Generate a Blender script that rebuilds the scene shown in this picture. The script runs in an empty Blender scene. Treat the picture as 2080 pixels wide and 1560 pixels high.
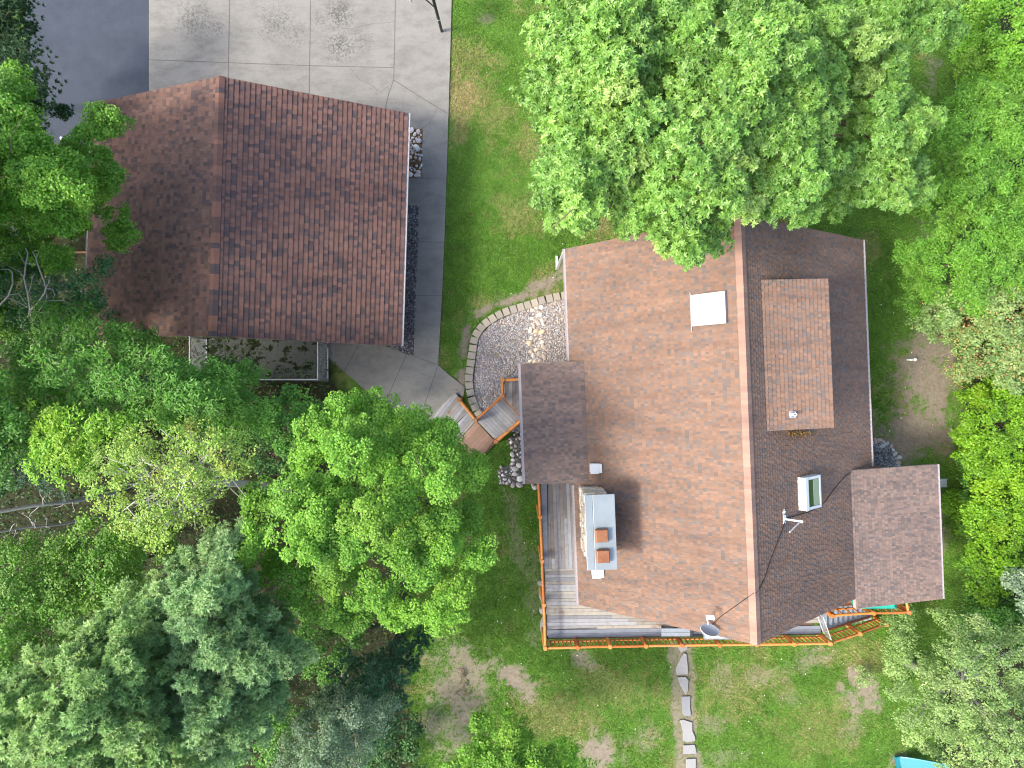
import bpy, math, random
import numpy as np
from mathutils import Vector, Matrix
R = math.radians
H, F = 32.0, 1440.0            # camera height, focal length in photo pixels
scene = bpy.context.scene
COL = scene.collection
rng = np.random.default_rng(11)
random.seed(5)

# ------------------------------------------------------------------ coordinates
def W(px, py, z=0.0):
    """photo pixel at a known height -> world point"""
    k = (H - z) / F
    return Vector(((px - 1040) * k, (780 - py) * k, z))
def Wn(px, py, z):
    px = np.asarray(px, float); py = np.asarray(py, float); z = np.asarray(z, float)
    k = (H - z) / F
    return np.stack([(px - 1040) * k, (780 - py) * k, z + 0 * px], -1)

# ------------------------------------------------------------------ materials
MATS = {}
class NT:
    def __init__(s, name):
        s.m = bpy.data.materials.new(name); s.m.use_nodes = True
        s.t = s.m.node_tree; s.t.nodes.clear()
        s.out = s.t.nodes.new('ShaderNodeOutputMaterial')
        MATS[name] = s.m
    def n(s, typ, props=None, **ins):
        nd = s.t.nodes.new('ShaderNode' + typ)
        for k, v in (props or {}).items(): setattr(nd, k, v)
        for k, v in ins.items():
            key = int(k[1:]) if k[0] == 'i' and k[1:].isdigit() else k.replace('_', ' ')
            s.set(nd.inputs[key], v)
        return nd
    def set(s, sock, v):
        if isinstance(v, bpy.types.NodeSocket): s.t.links.new(v, sock)
        elif isinstance(v, bpy.types.Node): s.t.links.new(v.outputs[0], sock)
        else:
            if sock.type == 'RGBA' and len(v) == 3: v = (*v, 1)
            sock.default_value = v
    def math(s, op, a, b=0.0, clamp=False):
        return s.n('Math', {'operation': op, 'use_clamp': clamp}, i0=a, i1=b).outputs[0]
    def mix(s, fac, a, b, mode='MIX'):
        nd = s.n('Mix', {'data_type': 'RGBA', 'blend_type': mode})
        s.set(nd.inputs[0], fac); s.set(nd.inputs[6], a); s.set(nd.inputs[7], b)
        return nd.outputs[2]
    def noise(s, scale, detail=4, rough=.55, vec=None, dist=0):
        nd = s.n('TexNoise', Scale=float(scale), Detail=float(detail), Roughness=float(rough), Distortion=float(dist))
        s.set(nd.inputs['Vector'], vec if vec is not None else s.pos())
        return nd.outputs['Fac']
    def pos(s):
        if not hasattr(s, '_p'): s._p = s.n('NewGeometry').outputs['Position']
        return s._p
    def gen(s):
        if not hasattr(s, '_g'): s._g = s.n('TexCoord').outputs['Object']
        return s._g
    def ramp(s, fac, stops, mode='LINEAR'):
        nd = s.n('ValToRGB'); s.set(nd.inputs[0], fac)
        cr = nd.color_ramp; cr.interpolation = mode
        while len(cr.elements) < len(stops): cr.elements.new(0.5)
        for e, (p, c) in zip(cr.elements, stops):
            e.position = p; e.color = (*c, 1) if len(c) == 3 else c
        return nd.outputs[0]
    def sstep(s, v, a, b):
        nd = s.n('MapRange', {'interpolation_type': 'SMOOTHSTEP'}, i0=v, i1=a, i2=b)
        return nd.outputs[0]
    def attr(s, name): return s.n('Attribute', {'attribute_name': name}).outputs['Color']
    def stretch(s, vec, sc):
        return s.n('Mapping', Vector=vec, Scale=sc).outputs[0]
    def bump(s, h, strength, dist):
        return s.n('Bump', Strength=strength, Distance=dist, Height=h).outputs[0]
    def bsdf(s, color, rough=.8, spec=.3, normal=None, metal=0.0):
        b = s.n('BsdfPrincipled', Roughness=rough, Metallic=metal)
        s.set(b.inputs['Base Color'], color); s.set(b.inputs['Specular IOR Level'], spec)
        if normal is not None: s.set(b.inputs['Normal'], normal)
        return b.outputs[0]
    def done(s, sh): s.t.links.new(sh, s.out.inputs[0]); return s.m

def plain(name, col, rough=.6, var=.25, scale=6., spec=.35, metal=0., bump=0.0):
    t = NT(name); nz = t.noise(scale, 5, .6, t.pos())
    k = t.math('MULTIPLY_ADD', nz, 2 * var); t.set(k.node.inputs[2], 1 - var)
    c = t.mix(1.0, col, t.n('CombineColor', i0=k, i1=k, i2=k).outputs[0], 'MULTIPLY')
    nm = t.bump(t.noise(scale * 6, 4), .4, bump) if bump else None
    return t.done(t.bsdf(c, rough, spec, nm, metal))

def tinted(name, rough=.8, var=.3, scale=20., spec=.3, bump=.0, stretch=None, stain=None):
    """surface whose own colour is carried piece by piece in the 'tint' attribute"""
    t = NT(name); v = t.pos()
    if stretch: v = t.stretch(t.pos(), stretch)
    nz = t.noise(scale, 5, .65, v)
    k = t.math('MULTIPLY_ADD', nz, 2 * var); t.set(k.node.inputs[2], 1 - var)
    c = t.mix(1.0, t.attr('tint'), t.n('CombineColor', i0=k, i1=k, i2=k).outputs[0], 'MULTIPLY')
    if stain:
        col, sc, lo, hi = stain
        c = t.mix(t.sstep(t.noise(sc, 6, .7), lo, hi), c, col)
    nm = t.bump(nz, .5, bump) if bump else None
    return t.done(t.bsdf(c, rough, spec, nm))

def leafmat(name, trans=.35, rough=.42, spec=.4, tcol=(1.15, 1.25, .55)):
    t = NT(name); c = t.attr('tint')
    p = t.bsdf(c, rough, spec)
    tr = t.n('BsdfTranslucent'); t.set(tr.inputs[0], t.mix(1.0, c, tcol, 'MULTIPLY'))
    m = t.n('MixShader'); t.set(m.inputs[0], trans); t.set(m.inputs[1], p); t.set(m.inputs[2], tr)
    return t.done(m.outputs[0])

leafmat('leaf', .38, .45, .35)
leafmat('leaf_glossy', .32, .38, .4)
leafmat('needle', .40, .5, .25, (1.0, 1.1, .75))
leafmat('blade', .30, .55, .3)
t = NT('shingle')
nz = t.noise(45, 5, .65); k = t.math('MULTIPLY_ADD', nz, .4); t.set(k.node.inputs[2], .8)
c = t.mix(1.0, t.attr('tint'), t.n('CombineColor', i0=k, i1=k, i2=k).outputs[0], 'MULTIPLY')
wx = t.ramp(t.noise(1., 5, .6, t.stretch(t.pos(), (.35, 2.6, .35))), [(.32, (.84, .84, .85)), (.68, (1.12, 1.10, 1.08))])
c = t.mix(1.0, c, wx, 'MULTIPLY')
c = t.mix(1.0, c, t.ramp(t.noise(.45, 4, .6), [(.3, (.90, .91, .93)), (.7, (1.07, 1.05, 1.03))]), 'MULTIPLY')
t.done(t.bsdf(c, .92, .15, t.bump(nz, .5, .003)))
tinted('pebble', .75, .22, 25., .35)
tinted('flagstone', .8, .22, 9., .3, .01)
tinted('deck_wood', .75, .35, 5., .3, .002, (1, 1, 1), ((.16, .088, .052), 2.2, .57, .72))
tinted('log', .6, .35, 8., .35, .004, None, ((.22, .13, .07), 3.2, .50, .72))
tinted('chimney_stone', .9, .25, 14., .2, .012)
plain('bark', (.115, .085, .062), .95, .5, 9, .15, 0, .03)
plain('bark_dark', (.05, .04, .032), .95, .5, 9, .15, 0, .03)
plain('bark_pale', (.27, .265, .245), .85, .3, 12, .2, 0, .01)
plain('aspen_bark', (.46, .45, .41), .8, .25, 14, .2, 0, .01)
plain('gutter', (.29, .265, .27), .5, .12, 5)
plain('fascia', (.30, .24, .22), .7, .2, 5)
plain('siding', (.27, .13, .06), .7, .3, 5, .3, 0, .01)
plain('white_metal', (.52, .54, .55), .4, .07, 4)
plain('grey_metal', (.50, .54, .60), .35, .15, 8, .5, .3)
plain('galvanised', (.42, .45, .50), .4, .2, 10, .5, .5)
plain('black_metal', (.012, .014, .018), .4, .3, 8, .5)
plain('rubber', (.016, .014, .014), .7, .3, 9, .3)
plain('dish_grey', (.20, .225, .265), .35, .1, 5, .5)
plain('teal_fabric', (.02, .27, .21), .7, .25, 9, .25, 0, .01)
plain('teal_plastic', (.012, .15, .18), .28, .12, 4, .5)
plain('joint', (.10, .098, .09), .95, .3, 14, .1)
plain('tread', (.20, .235, .27), .7, .25, 6)
plain('blueboard', (.16, .18, .215), .7, .25, 6)
plain('joist', (.10, .065, .04), .9, .3, 6)
plain('white_plastic', (.58, .60, .61), .35, .05, 4, .5)
plain('net', (.75, .75, .72), .9, .1, 4)
plain('grit', (.24, .225, .215), .95, .5, 40, .1)
plain('needle_litter', (.12, .075, .03), .95, .5, 30, .1)
# chase cover of the chimney
t = NT('cap_metal')
t.done(t.bsdf(t.ramp(t.noise(1.6, 3), [(.3, (.19, .225, .24)), (.7, (.23, .265, .28))]), .32, .5, None, .25))
t = NT('rust_copper')
t.done(t.bsdf(t.ramp(t.noise(5, 6, .7, None, .8), [(.3, (.12, .07, .04)), (.5, (.24, .085, .035)), (.7, (.20, .13, .07))]), .45, .5, None, .4))
t = NT('skylight_diffuser')
t.done(t.bsdf((.92, .92, .92), .25, .5))
t = NT('glass')
t.done(t.bsdf((.035, .065, .025), .16, .35))
t = NT('window_glass')
t.done(t.bsdf((.03, .04, .05), .05, .8))
t = NT('blind')
t.done(t.bsdf((.22, .27, .19), .4, .3))

# concrete with oil and mildew stains, and soft darker patches on the walk
t = NT('concrete')
base = t.ramp(t.noise(.55, 6, .6), [(.25, (.165, .162, .150)), (.55, (.19, .186, .171)), (.8, (.212, .207, .19))])
fine = t.noise(14, 6, .75)
base = t.mix(1.0, base, t.ramp(fine, [(.2, (.80, .80, .80)), (.8, (1.12, 1.12, 1.12))]), 'MULTIPLY')
blot = t.ramp(t.noise(1.1, 5, .65, t.stretch(t.pos(), (1, 2.2, 1))), [(.44, (1, 1, 1)), (.72, (.74, .74, .73))])
base = t.mix(1.0, base, blot, 'MULTIPLY')
speck = t.noise(9, 5, .8, None, .6)
cloud = t.noise(2.6, 5, .7)
acc = None; soft = None
for (px, py, rp, s) in [(395, 40, 75, 1), (440, 55, 45, .8), (560, 45, 75, .9), (600, 70, 55, .8), (690, 30, 62, 1.15), (690, 95, 60, 1.1), (735, 85, 50, .8), (655, 40, 40, .8), (370, 20, 40, .7)]:
    c = W(px, py)
    d = t.n('VectorMath', {'operation': 'DISTANCE'}, i0=t.pos(), i1=(c.x, c.y, .04)).outputs['Value']
    g = t.math('MULTIPLY', t.sstep(d, rp / 45, rp / 45 * .1), s)
    acc = g if acc is None else t.math('MAXIMUM', acc, g)
for (px, py, rp, s) in [(735, 730, 55, 1.), (690, 705, 60, .9), (815, 770, 50, .6), (880, 335, 35, .7), (770, 765, 40, .7), (870, 440, 60, .35), (870, 560, 60, .35)]:
    c = W(px, py)
    d = t.n('VectorMath', {'operation': 'DISTANCE'}, i0=t.pos(), i1=(c.x, c.y, .04)).outputs['Value']
    g = t.math('MULTIPLY', t.sstep(d, rp / 45, rp / 45 * .1), s)
    soft = g if soft is None else t.math('MAXIMUM', soft, g)
m1 = t.math('MULTIPLY', acc, t.sstep(t.math('ADD', speck, t.math('MULTIPLY', acc, .12)), .56, .68))
m2 = t.math('MULTIPLY', acc, t.sstep(cloud, .35, .75))
m3 = t.math('MULTIPLY', soft, t.sstep(cloud, .3, .7))
c = t.mix(t.math('MULTIPLY', m2, .55), base, (.17, .17, .16))
c = t.mix(t.math('MULTIPLY', m3, .8), c, (.12, .125, .12))
c = t.mix(t.math('MULTIPLY', m1, .8), c, (.07, .07, .065))
t.done(t.bsdf(c, .9, .2, t.bump(fine, .25, .006)))
t = NT('asphalt')
c = t.ramp(t.noise(1.2, 5, .6), [(.3, (.034, .043, .059)), (.7, (.046, .056, .074))])
c = t.mix(1.0, c, t.ramp(t.noise(60, 3, .8), [(.3, (.6, .6, .6)), (.75, (1.5, 1.5, 1.5))]), 'MULTIPLY')
t.done(t.bsdf(c, .92, .2, t.bump(t.noise(60, 3), .5, .01)))
t = NT('mossy_shaded_concrete')
c = t.ramp(t.noise(2.2, 6, .65, None, .4), [(.40, (.085, .095, .09)), (.53, (.10, .11, .10)), (.56, (.018, .025, .010)), (.75, (.012, .018, .008))])  # concrete tone darkened to stand in for shade behind the garage, with moss patches
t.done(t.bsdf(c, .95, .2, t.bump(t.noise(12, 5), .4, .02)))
# lawn: attribute channels r = bare soil, g = dry grass, b = forest floor
t = NT('lawn')
a = t.n('SeparateColor'); t.set(a.inputs[0], t.attr('cover'))
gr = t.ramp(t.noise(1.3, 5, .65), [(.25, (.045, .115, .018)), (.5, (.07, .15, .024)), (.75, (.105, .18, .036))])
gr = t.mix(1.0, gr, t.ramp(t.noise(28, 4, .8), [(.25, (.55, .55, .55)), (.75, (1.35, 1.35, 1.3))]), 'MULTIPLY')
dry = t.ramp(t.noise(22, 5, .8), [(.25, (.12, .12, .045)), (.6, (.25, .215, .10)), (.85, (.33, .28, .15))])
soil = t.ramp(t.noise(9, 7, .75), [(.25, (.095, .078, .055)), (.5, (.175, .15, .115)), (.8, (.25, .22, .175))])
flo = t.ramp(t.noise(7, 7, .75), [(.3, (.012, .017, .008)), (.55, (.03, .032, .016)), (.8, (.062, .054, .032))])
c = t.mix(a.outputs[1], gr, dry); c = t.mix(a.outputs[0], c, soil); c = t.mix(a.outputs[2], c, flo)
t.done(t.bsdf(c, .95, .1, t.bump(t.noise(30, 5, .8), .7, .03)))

# ------------------------------------------------------------------ mesh helpers
class MB:
    """collects shapes and links them as ONE mesh object"""
    def __init__(s, xf=None): s.v = []; s.f = []; s.c = []; s.xf = xf; s.col = (1, 1, 1); s.smooth = []
    def add(s, vs, fs, smooth=False, raw=False):
        o = len(s.v)
        for p in vs:
            p = Vector(p)
            s.v.append(s.xf(p) if (s.xf and not raw) else p)
        for f in fs: s.f.append([o + i for i in f]); s.c.append(s.col); s.smooth.append(smooth)
    def quad(s, a, b, c, d): s.add([a, b, c, d], [(0, 1, 2, 3)])
    def box(s, x0, x1, y0, y1, z0, z1):
        s.add([(x0, y0, z0), (x1, y0, z0), (x1, y1, z0), (x0, y1, z0), (x0, y0, z1), (x1, y0, z1), (x1, y1, z1), (x0, y1, z1)],
              [(3, 2, 1, 0), (4, 5, 6, 7), (0, 1, 5, 4), (1, 2, 6, 5), (2, 3, 7, 6), (3, 0, 4, 7)])
    def beam(s, a, b, w, h, up=(0, 0, 1)):
        a = Vector(a); b = Vector(b); d = (b - a).normalized(); sd = d.cross(Vector(up)).normalized(); u = sd.cross(d)
        vs = [p + sd * i * w / 2 + u * j * h / 2 for p in (a, b) for i, j in ((-1, -1), (1, -1), (1, 1), (-1, 1))]
        s.add(vs, [(3, 2, 1, 0), (4, 5, 6, 7), (0, 1, 5, 4), (1, 2, 6, 5), (2, 3, 7, 6), (3, 0, 4, 7)])
    def tube(s, pts, rad, n=8, caps=True):
        pts = [Vector(p) for p in pts]; vs = []; fs = []
        if not hasattr(rad, '__len__'): rad = [rad] * len(pts)
        ref = None
        for i, p in enumerate(pts):
            d = (pts[min(i + 1, len(pts) - 1)] - pts[max(i - 1, 0)]).normalized()
            if ref is None: ref = Vector((1, 0, 0)) if abs(d.x) < .8 else Vector((0, 1, 0))
            e1 = (ref - d * ref.dot(d)).normalized(); e2 = d.cross(e1); ref = e1
            for k in range(n):
                a = 2 * math.pi * k / n; vs.append(p + (e1 * math.cos(a) + e2 * math.sin(a)) * rad[i])
        for i in range(len(pts) - 1):
            for k in range(n):
                fs.append((i * n + k, i * n + (k + 1) % n, (i + 1) * n + (k + 1) % n, (i + 1) * n + k))
        s.add(vs, fs, True)
        if caps:
            s.add(vs[:n], [tuple(range(n - 1, -1, -1))]); s.add(vs[-n:], [tuple(range(n))])
    def prism(s, poly, z0, z1):
        n = len(poly)
        ar = sum(poly[i][0] * poly[(i + 1) % n][1] - poly[(i + 1) % n][0] * poly[i][1] for i in range(n))
        if ar < 0: poly = poly[::-1]
        vs = [(p[0], p[1], z0) for p in poly] + [(p[0], p[1], z1) for p in poly]
        s.add(vs, [tuple(range(n - 1, -1, -1)), tuple(range(n, 2 * n))] + [(i, (i + 1) % n, n + (i + 1) % n, n + i) for i in range(n)])
    def solid(s, bottom, top):
        n = len(bottom)
        s.add(list(bottom) + list(top), [tuple(range(n - 1, -1, -1)), tuple(range(n, 2 * n))] + [(i, (i + 1) % n, n + (i + 1) % n, n + i) for i in range(n)])
    def build(s, name, mat, parent=None, bevel=0.0, offset=None):
        """parent: thing (Empty/mesh) or part; geometry stays where it is in the world"""
        base = Vector((0, 0, 0))
        if parent is not None:
            q = parent
            while q is not None: base += q.location; q = q.parent
        elif offset is not None: base = Vector(offset)
        me = bpy.data.meshes.new(name)
        me.from_pydata([tuple(v - base) for v in s.v], [], s.f)
        me.polygons.foreach_set('use_smooth', s.smooth)
        at = me.color_attributes.new('tint', 'FLOAT_COLOR', 'CORNER')
        cols = np.ones((len(me.loops), 4), np.float32)
        cnt = [len(f) for f in s.f]
        cols[:, :3] = np.repeat(np.array(s.c, np.float32), cnt, axis=0)
        at.data.foreach_set('color', cols.ravel())
        me.materials.append(MATS[mat]); me.update()
        o = bpy.data.objects.new(name, me); COL.objects.link(o)
        if parent is not None: o.parent = parent
        elif offset is not None: o.location = base
        if bevel:
            b = o.modifiers.new('bevel', 'BEVEL'); b.width = bevel; b.segments = 2; b.limit_method = 'ANGLE'
        return o

def props(o, label=None, cat=None, group=None, kind=None):
    if label: o['label'] = label
    if cat: o['category'] = cat
    if group: o['group'] = group
    if kind: o['kind'] = kind
    return o
def thing(name, label, cat, loc, group=None):
    o = bpy.data.objects.new(name, None); COL.objects.link(o); o.location = Vector(loc); o.empty_display_size = .3
    return props(o, label, cat, group)

def npmesh(name, mat, V, nper, faces, tint, parent=None, smooth=False):
    """V (N*nper,3); faces: list of index tuples inside one piece (all same length)"""
    N = len(V) // nper
    base = np.zeros(3)
    q = parent
    while q is not None: base += np.array(q.location); q = q.parent
    me = bpy.data.meshes.new(name)
    fa = np.array(faces); k = fa.shape[1]
    idx = (np.arange(N)[:, None, None] * nper + fa[None]).reshape(-1)
    me.vertices.add(len(V)); me.vertices.foreach_set('co', (V - base).astype(np.float32).ravel())
    me.loops.add(len(idx)); me.loops.foreach_set('vertex_index', idx.astype(np.int32))
    nf = len(idx) // k
    me.polygons.add(nf); me.polygons.foreach_set('loop_start', (np.arange(nf) * k).astype(np.int32))
    if smooth: me.polygons.foreach_set('use_smooth', np.ones(nf, bool))
    at = me.color_attributes.new('tint', 'FLOAT_COLOR', 'POINT')
    c = np.ones((len(V), 4), np.float32); c[:, :3] = np.repeat(tint, nper, axis=0)
    at.data.foreach_set('color', c.ravel())
    me.materials.append(MATS[mat]); me.update(calc_edges=True)
    o = bpy.data.objects.new(name, me); COL.objects.link(o)
    if parent is not None: o.parent = parent
    return o

def unit(n):
    d = rng.normal(size=(n, 3)); return d / np.linalg.norm(d, axis=1, keepdims=True)
def nrm(a): return a / np.maximum(np.linalg.norm(a, axis=-1, keepdims=True), 1e-9)

def leaves(name, mat, P, N, D, L, Wd, tint, parent, fold=.25):
    N = nrm(N); D = nrm(D - N * (D * N).sum(1, keepdims=True)); B = np.cross(N, D)
    L = L[:, None]; Wd = Wd[:, None]
    mid = P + D * L * .45
    V = np.stack([P, mid + B * Wd * .5 + N * Wd * fold, P + D * L, mid - B * Wd * .5 + N * Wd * fold], 1).reshape(-1, 3)
    return npmesh(name, mat, V, 4, [(0, 1, 2), (0, 2, 3)], tint, parent)

def lattice(seed, size=256):
    return np.random.default_rng(seed).random((size, size))
def vnoise(x, y, lat):
    n = lat.shape[0]
    xi = np.floor(x).astype(int); yi = np.floor(y).astype(int); fx = x - xi; fy = y - yi
    fx = fx * fx * (3 - 2 * fx); fy = fy * fy * (3 - 2 * fy)
    g = lambda i, j: lat[i % n, j % n]
    return (g(xi, yi) * (1 - fx) + g(xi + 1, yi) * fx) * (1 - fy) + (g(xi, yi + 1) * (1 - fx) + g(xi + 1, yi + 1) * fx) * fy
LAT = [lattice(k) for k in range(6)]
def fbm(x, y, s, k=0, oct=4):
    a = 0; t_ = 0; amp = 1
    for i in range(oct):
        a = a + amp * vnoise(x * s * 2 ** i + 13.7 * i, y * s * 2 ** i + 7.1 * i, LAT[(k + i) % 6]); t_ += amp; amp *= .55
    return a / t_

def in_poly(px, py, poly):
    poly = np.asarray(poly, float); r = np.zeros(px.shape, bool); j = len(poly) - 1
    for i in range(len(poly)):
        xi, yi = poly[i]; xj, yj = poly[j]
        c = ((yi > py) != (yj > py)) & (px < (xj - xi) * (py - yi) / (yj - yi + 1e-12) + xi)
        r ^= c; j = i
    return r
def edge_dist(px, py, poly):
    poly = np.asarray(poly, float); d = np.full(px.shape, 1e9)
    for i in range(len(poly)):
        a = poly[i]; b = poly[(i + 1) % len(poly)]; ab = b - a
        u = np.clip(((px - a[0]) * ab[0] + (py - a[1]) * ab[1]) / (ab @ ab + 1e-9), 0, 1)
        d = np.minimum(d, np.hypot(px - a[0] - u * ab[0], py - a[1] - u * ab[1]))
    return d

# ------------------------------------------------------------------ ground
def cover_at(x, y):
    """soil, dry, forest weights at world x,y (numpy)"""
    px = 1040 + x * F / H; py = 780 - y * F / H
    n1 = fbm(x, y, 1.3, 0, 5); n2 = fbm(x, y, 5.0, 2, 4); nn = (n1 - .5) * 1.5 + (n2 - .5) * 1.1
    def spot(cx, cy, rx, ry, ang=0, s=1.0, hard=.55):
        a = R(ang); dx = px - cx; dy = py - cy
        u = (dx * math.cos(a) + dy * math.sin(a)) / rx; v = (-dx * math.sin(a) + dy * math.cos(a)) / ry
        return np.clip((1 - np.hypot(u, v)) * 1.6 + nn * 1.5, 0, hard * 2) / (hard * 2) * s * (np.hypot(u, v) < 1.6)
    soil = np.zeros(x.shape)
    for a in [(1055, 1385, 78, 34, 42, 1.), (925, 1400, 85, 110, 0, .9), (935, 1350, 50, 60, 0, .9), (900, 1480, 70, 70, 0, .8), (1225, 1528, 48, 50, 0, 1.), (1180, 1338, 42, 22, 20, .8),
              (1752, 1400, 52, 66, 20, 1.), (1640, 1345, 65, 30, -20, .65), (1545, 1375, 40, 30, 0, .6), (1470, 1370, 30, 50, 0, .5), (1450, 1470, 40, 40, 0, .6),
              (1885, 770, 75, 165, -4, 1.25), (1850, 885, 95, 95, 20, 1.25), (1870, 680, 30, 40, 0, .8), (1800, 880, 50, 40, 0, .75), (1912, 1060, 22, 120, 0, .9),
              (1110, 578, 58, 22, -28, 1.), (985, 630, 50, 14, -35, 1.), (945, 690, 14, 70, 8, 1.), (938, 765, 14, 40, 0, 1.), (1140, 545, 20, 28, 0, 1.), (1050, 605, 80, 10, -18, 1.),
              (1045, 1075, 22, 130, -10, .55), (1085, 1200, 20, 120, 0, .5), (985, 40, 28, 20, 0, .6), (1895, 160, 22, 60, 0, .6), (1730, 1480, 30, 40, 0, .5),
              (1830, 1545, 25, 30, 0, .9), (1310, 1500, 40, 40, 0, .5), (1480, 1540, 50, 30, 0, .5), (1380, 1420, 22, 130, 0, 0), (1880, 460, 30, 40, 0, .5), (1610, 1420, 40, 25, 0, .5)]:
        soil = np.maximum(soil, spot(*a))
    # trodden strip round the stepping stones
    cx = 1388 + (py - 1430) * .07
    strip = np.clip((30 + (n1 - .5) * 30 - np.abs(px - cx)) / 8, 0, 1) * (py > 1306)
    soil = np.maximum(soil, strip * .85)
    dry = np.zeros(x.shape)
    for a in [(945, 190, 62, 75, 10, .95), (925, 110, 45, 55, 0, .5), (935, 250, 40, 60, 0, .8), (965, 110, 70, 40, 10, .5), (1085, 300, 60, 70, 0, .5), (1060, 430, 80, 60, 0, .45), (1000, 240, 60, 60, 0, .45),
              (1240, 460, 70, 40, 0, .6), (1500, 1400, 120, 90, 0, .45), (1750, 1340, 90, 60, 0, .55), (1250, 1400, 120, 80, 0, .35), (1660, 1480, 120, 80, 0, .35), (1130, 1450, 140, 80, 0, .5), (1880, 600, 40, 60, 0, .4)]:
        dry = np.maximum(dry, spot(*a))
    dry = np.maximum(dry, np.clip(fbm(x, y, .8, 3, 5) * 3.2 - 1.9, 0, .45))
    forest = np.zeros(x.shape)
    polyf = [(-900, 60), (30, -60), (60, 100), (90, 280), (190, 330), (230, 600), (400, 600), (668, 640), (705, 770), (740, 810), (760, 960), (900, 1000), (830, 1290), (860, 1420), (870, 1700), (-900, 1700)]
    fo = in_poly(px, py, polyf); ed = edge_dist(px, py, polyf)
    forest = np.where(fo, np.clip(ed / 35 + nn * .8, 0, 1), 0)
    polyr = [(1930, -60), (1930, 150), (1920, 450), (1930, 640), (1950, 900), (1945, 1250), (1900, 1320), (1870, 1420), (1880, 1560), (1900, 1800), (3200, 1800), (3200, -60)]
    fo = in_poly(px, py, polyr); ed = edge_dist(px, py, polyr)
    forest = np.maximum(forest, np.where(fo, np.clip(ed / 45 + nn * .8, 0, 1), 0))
    return np.clip(soil, 0, 1), np.clip(dry, 0, 1), np.clip(forest, 0, 1)

def make_ground():
    def axis(half, step):
        a = list(np.arange(-half, half + 1e-6, step)); e = half; s = step
        ext = []
        while e < 900: s *= 1.45; e += s; ext.append(e)
        return np.array([-q for q in ext[::-1]] + a + ext)
    xs = axis(25.0, .1); ys = axis(19.0, .1)
    X, Y = np.meshgrid(xs, ys, indexing='ij')
    Z = -.035 + (fbm(X, Y, .35, 1, 3) - .5) * .05 - .01
    nx, ny = X.shape
    V = np.stack([X, Y, Z], -1).reshape(-1, 3)
    i, j = np.meshgrid(np.arange(nx - 1), np.arange(ny - 1), indexing='ij')
    q = np.stack([i * ny + j, (i + 1) * ny + j, (i + 1) * ny + j + 1, i * ny + j + 1], -1).reshape(-1)
    me = bpy.data.meshes.new('ground')
    me.vertices.add(len(V)); me.vertices.foreach_set('co', V.astype(np.float32).ravel())
    me.loops.add(len(q)); me.loops.foreach_set('vertex_index', q.astype(np.int32))
    nf = len(q) // 4
    me.polygons.add(nf); me.polygons.foreach_set('loop_start', (np.arange(nf) * 4).astype(np.int32))
    me.polygons.foreach_set('use_smooth', np.ones(nf, bool))
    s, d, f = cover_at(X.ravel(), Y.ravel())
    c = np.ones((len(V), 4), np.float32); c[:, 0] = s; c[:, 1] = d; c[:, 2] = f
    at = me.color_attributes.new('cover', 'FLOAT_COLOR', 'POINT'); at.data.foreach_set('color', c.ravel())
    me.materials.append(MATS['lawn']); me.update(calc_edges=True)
    o = bpy.data.objects.new('ground', me); COL.objects.link(o)
    props(o, 'mown green lawn with bare soil patches round the house', None, None, 'structure')
make_ground()

# ------------------------------------------------------------------ paving
DRIVE = [(303, -60), (918, -60), (916, 60), (912, 200), (908, 330), (903, 480), (897, 620), (890, 742), (848, 724), (838, 720), (846, 560), (851, 415), (851, 300), (820, 230), (820, 120), (700, 235), (430, 290), (303, 300)]
DRIVEP = [(303, -60), (919, -60), (916, 60), (912, 200), (908, 330), (903, 480), (897, 620), (890, 742), (840, 722), (846, 560), (851, 417), (826, 417), (826, 361), (856, 361), (859, 262), (824, 262), (760, 290), (303, 300)]
WALK = [(840, 722), (890, 742), (915, 764), (944, 786), (941, 806), (925, 799), (900, 830), (880, 860), (800, 842), (735, 786), (668, 727), (660, 690), (760, 690), (790, 706), (828, 720)]
def slab(name, poly, z0, z1, mat, label):
    mb = MB(); mb.prism([tuple(W(*p))[:2] for p in poly], z0, z1)
    return props(mb.build(name, mat), label, None, None, 'structure')
drive = slab('driveway', DRIVEP, -.12, .03, 'concrete', 'pale concrete driveway and side walk round the garage')
walk = slab('path', WALK, -.12, .026, 'concrete', 'concrete path curving from the garage to the entry steps')
slab('asphalt_drive', [(45, -60), (302.4, -60), (302.4, 300), (200, 330), (100, 330), (80, 220), (55, 110)], -.12, .022, 'asphalt', 'dark asphalt drive beside the concrete slabs')
def strips(parent, lines, name, z, w=.028):
    for pts in lines:
        mb = MB(); pp = [W(*p) for p in pts]
        for a, b in zip(pp[:-1], pp[1:]):
            d = (b - a).normalized(); n = Vector((-d.y, d.x, 0)) * w / 2
            mb.quad((a.x - n.x, a.y - n.y, z), (b.x - n.x, b.y - n.y, z), (b.x + n.x, b.y + n.y, z), (a.x + n.x, a.y + n.y, z))
        mb.build(name, 'joint', parent)
def jag(a, b, n, amp):
    r = [(a[0] + (b[0] - a[0]) * i / n + (random.uniform(-amp, amp) if 0 < i < n else 0), a[1] + (b[1] - a[1]) * i / n + (random.uniform(-amp, amp) if 0 < i < n else 0)) for i in range(n + 1)]
    return r
strips(drive, [[(303, 122), (465, 128), (630, 134), (800, 138)], [(468, -50), (464, 160), (460, 290)], [(632, -50), (627, 290)], [(804, -50), (802, 80), (800, 163)],
               [(800, 163), (855, 198), (912, 233)], [(800, 163), (790, 190), (778, 240)]], 'expansion_joint', .034, .034)
strips(drive, [[(857, 363), (907, 364)], [(848, 491), (902, 493)], [(844, 600), (898, 601)], [(829, 363), (828, 415)]], 'control_joint', .034, .022)
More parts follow.
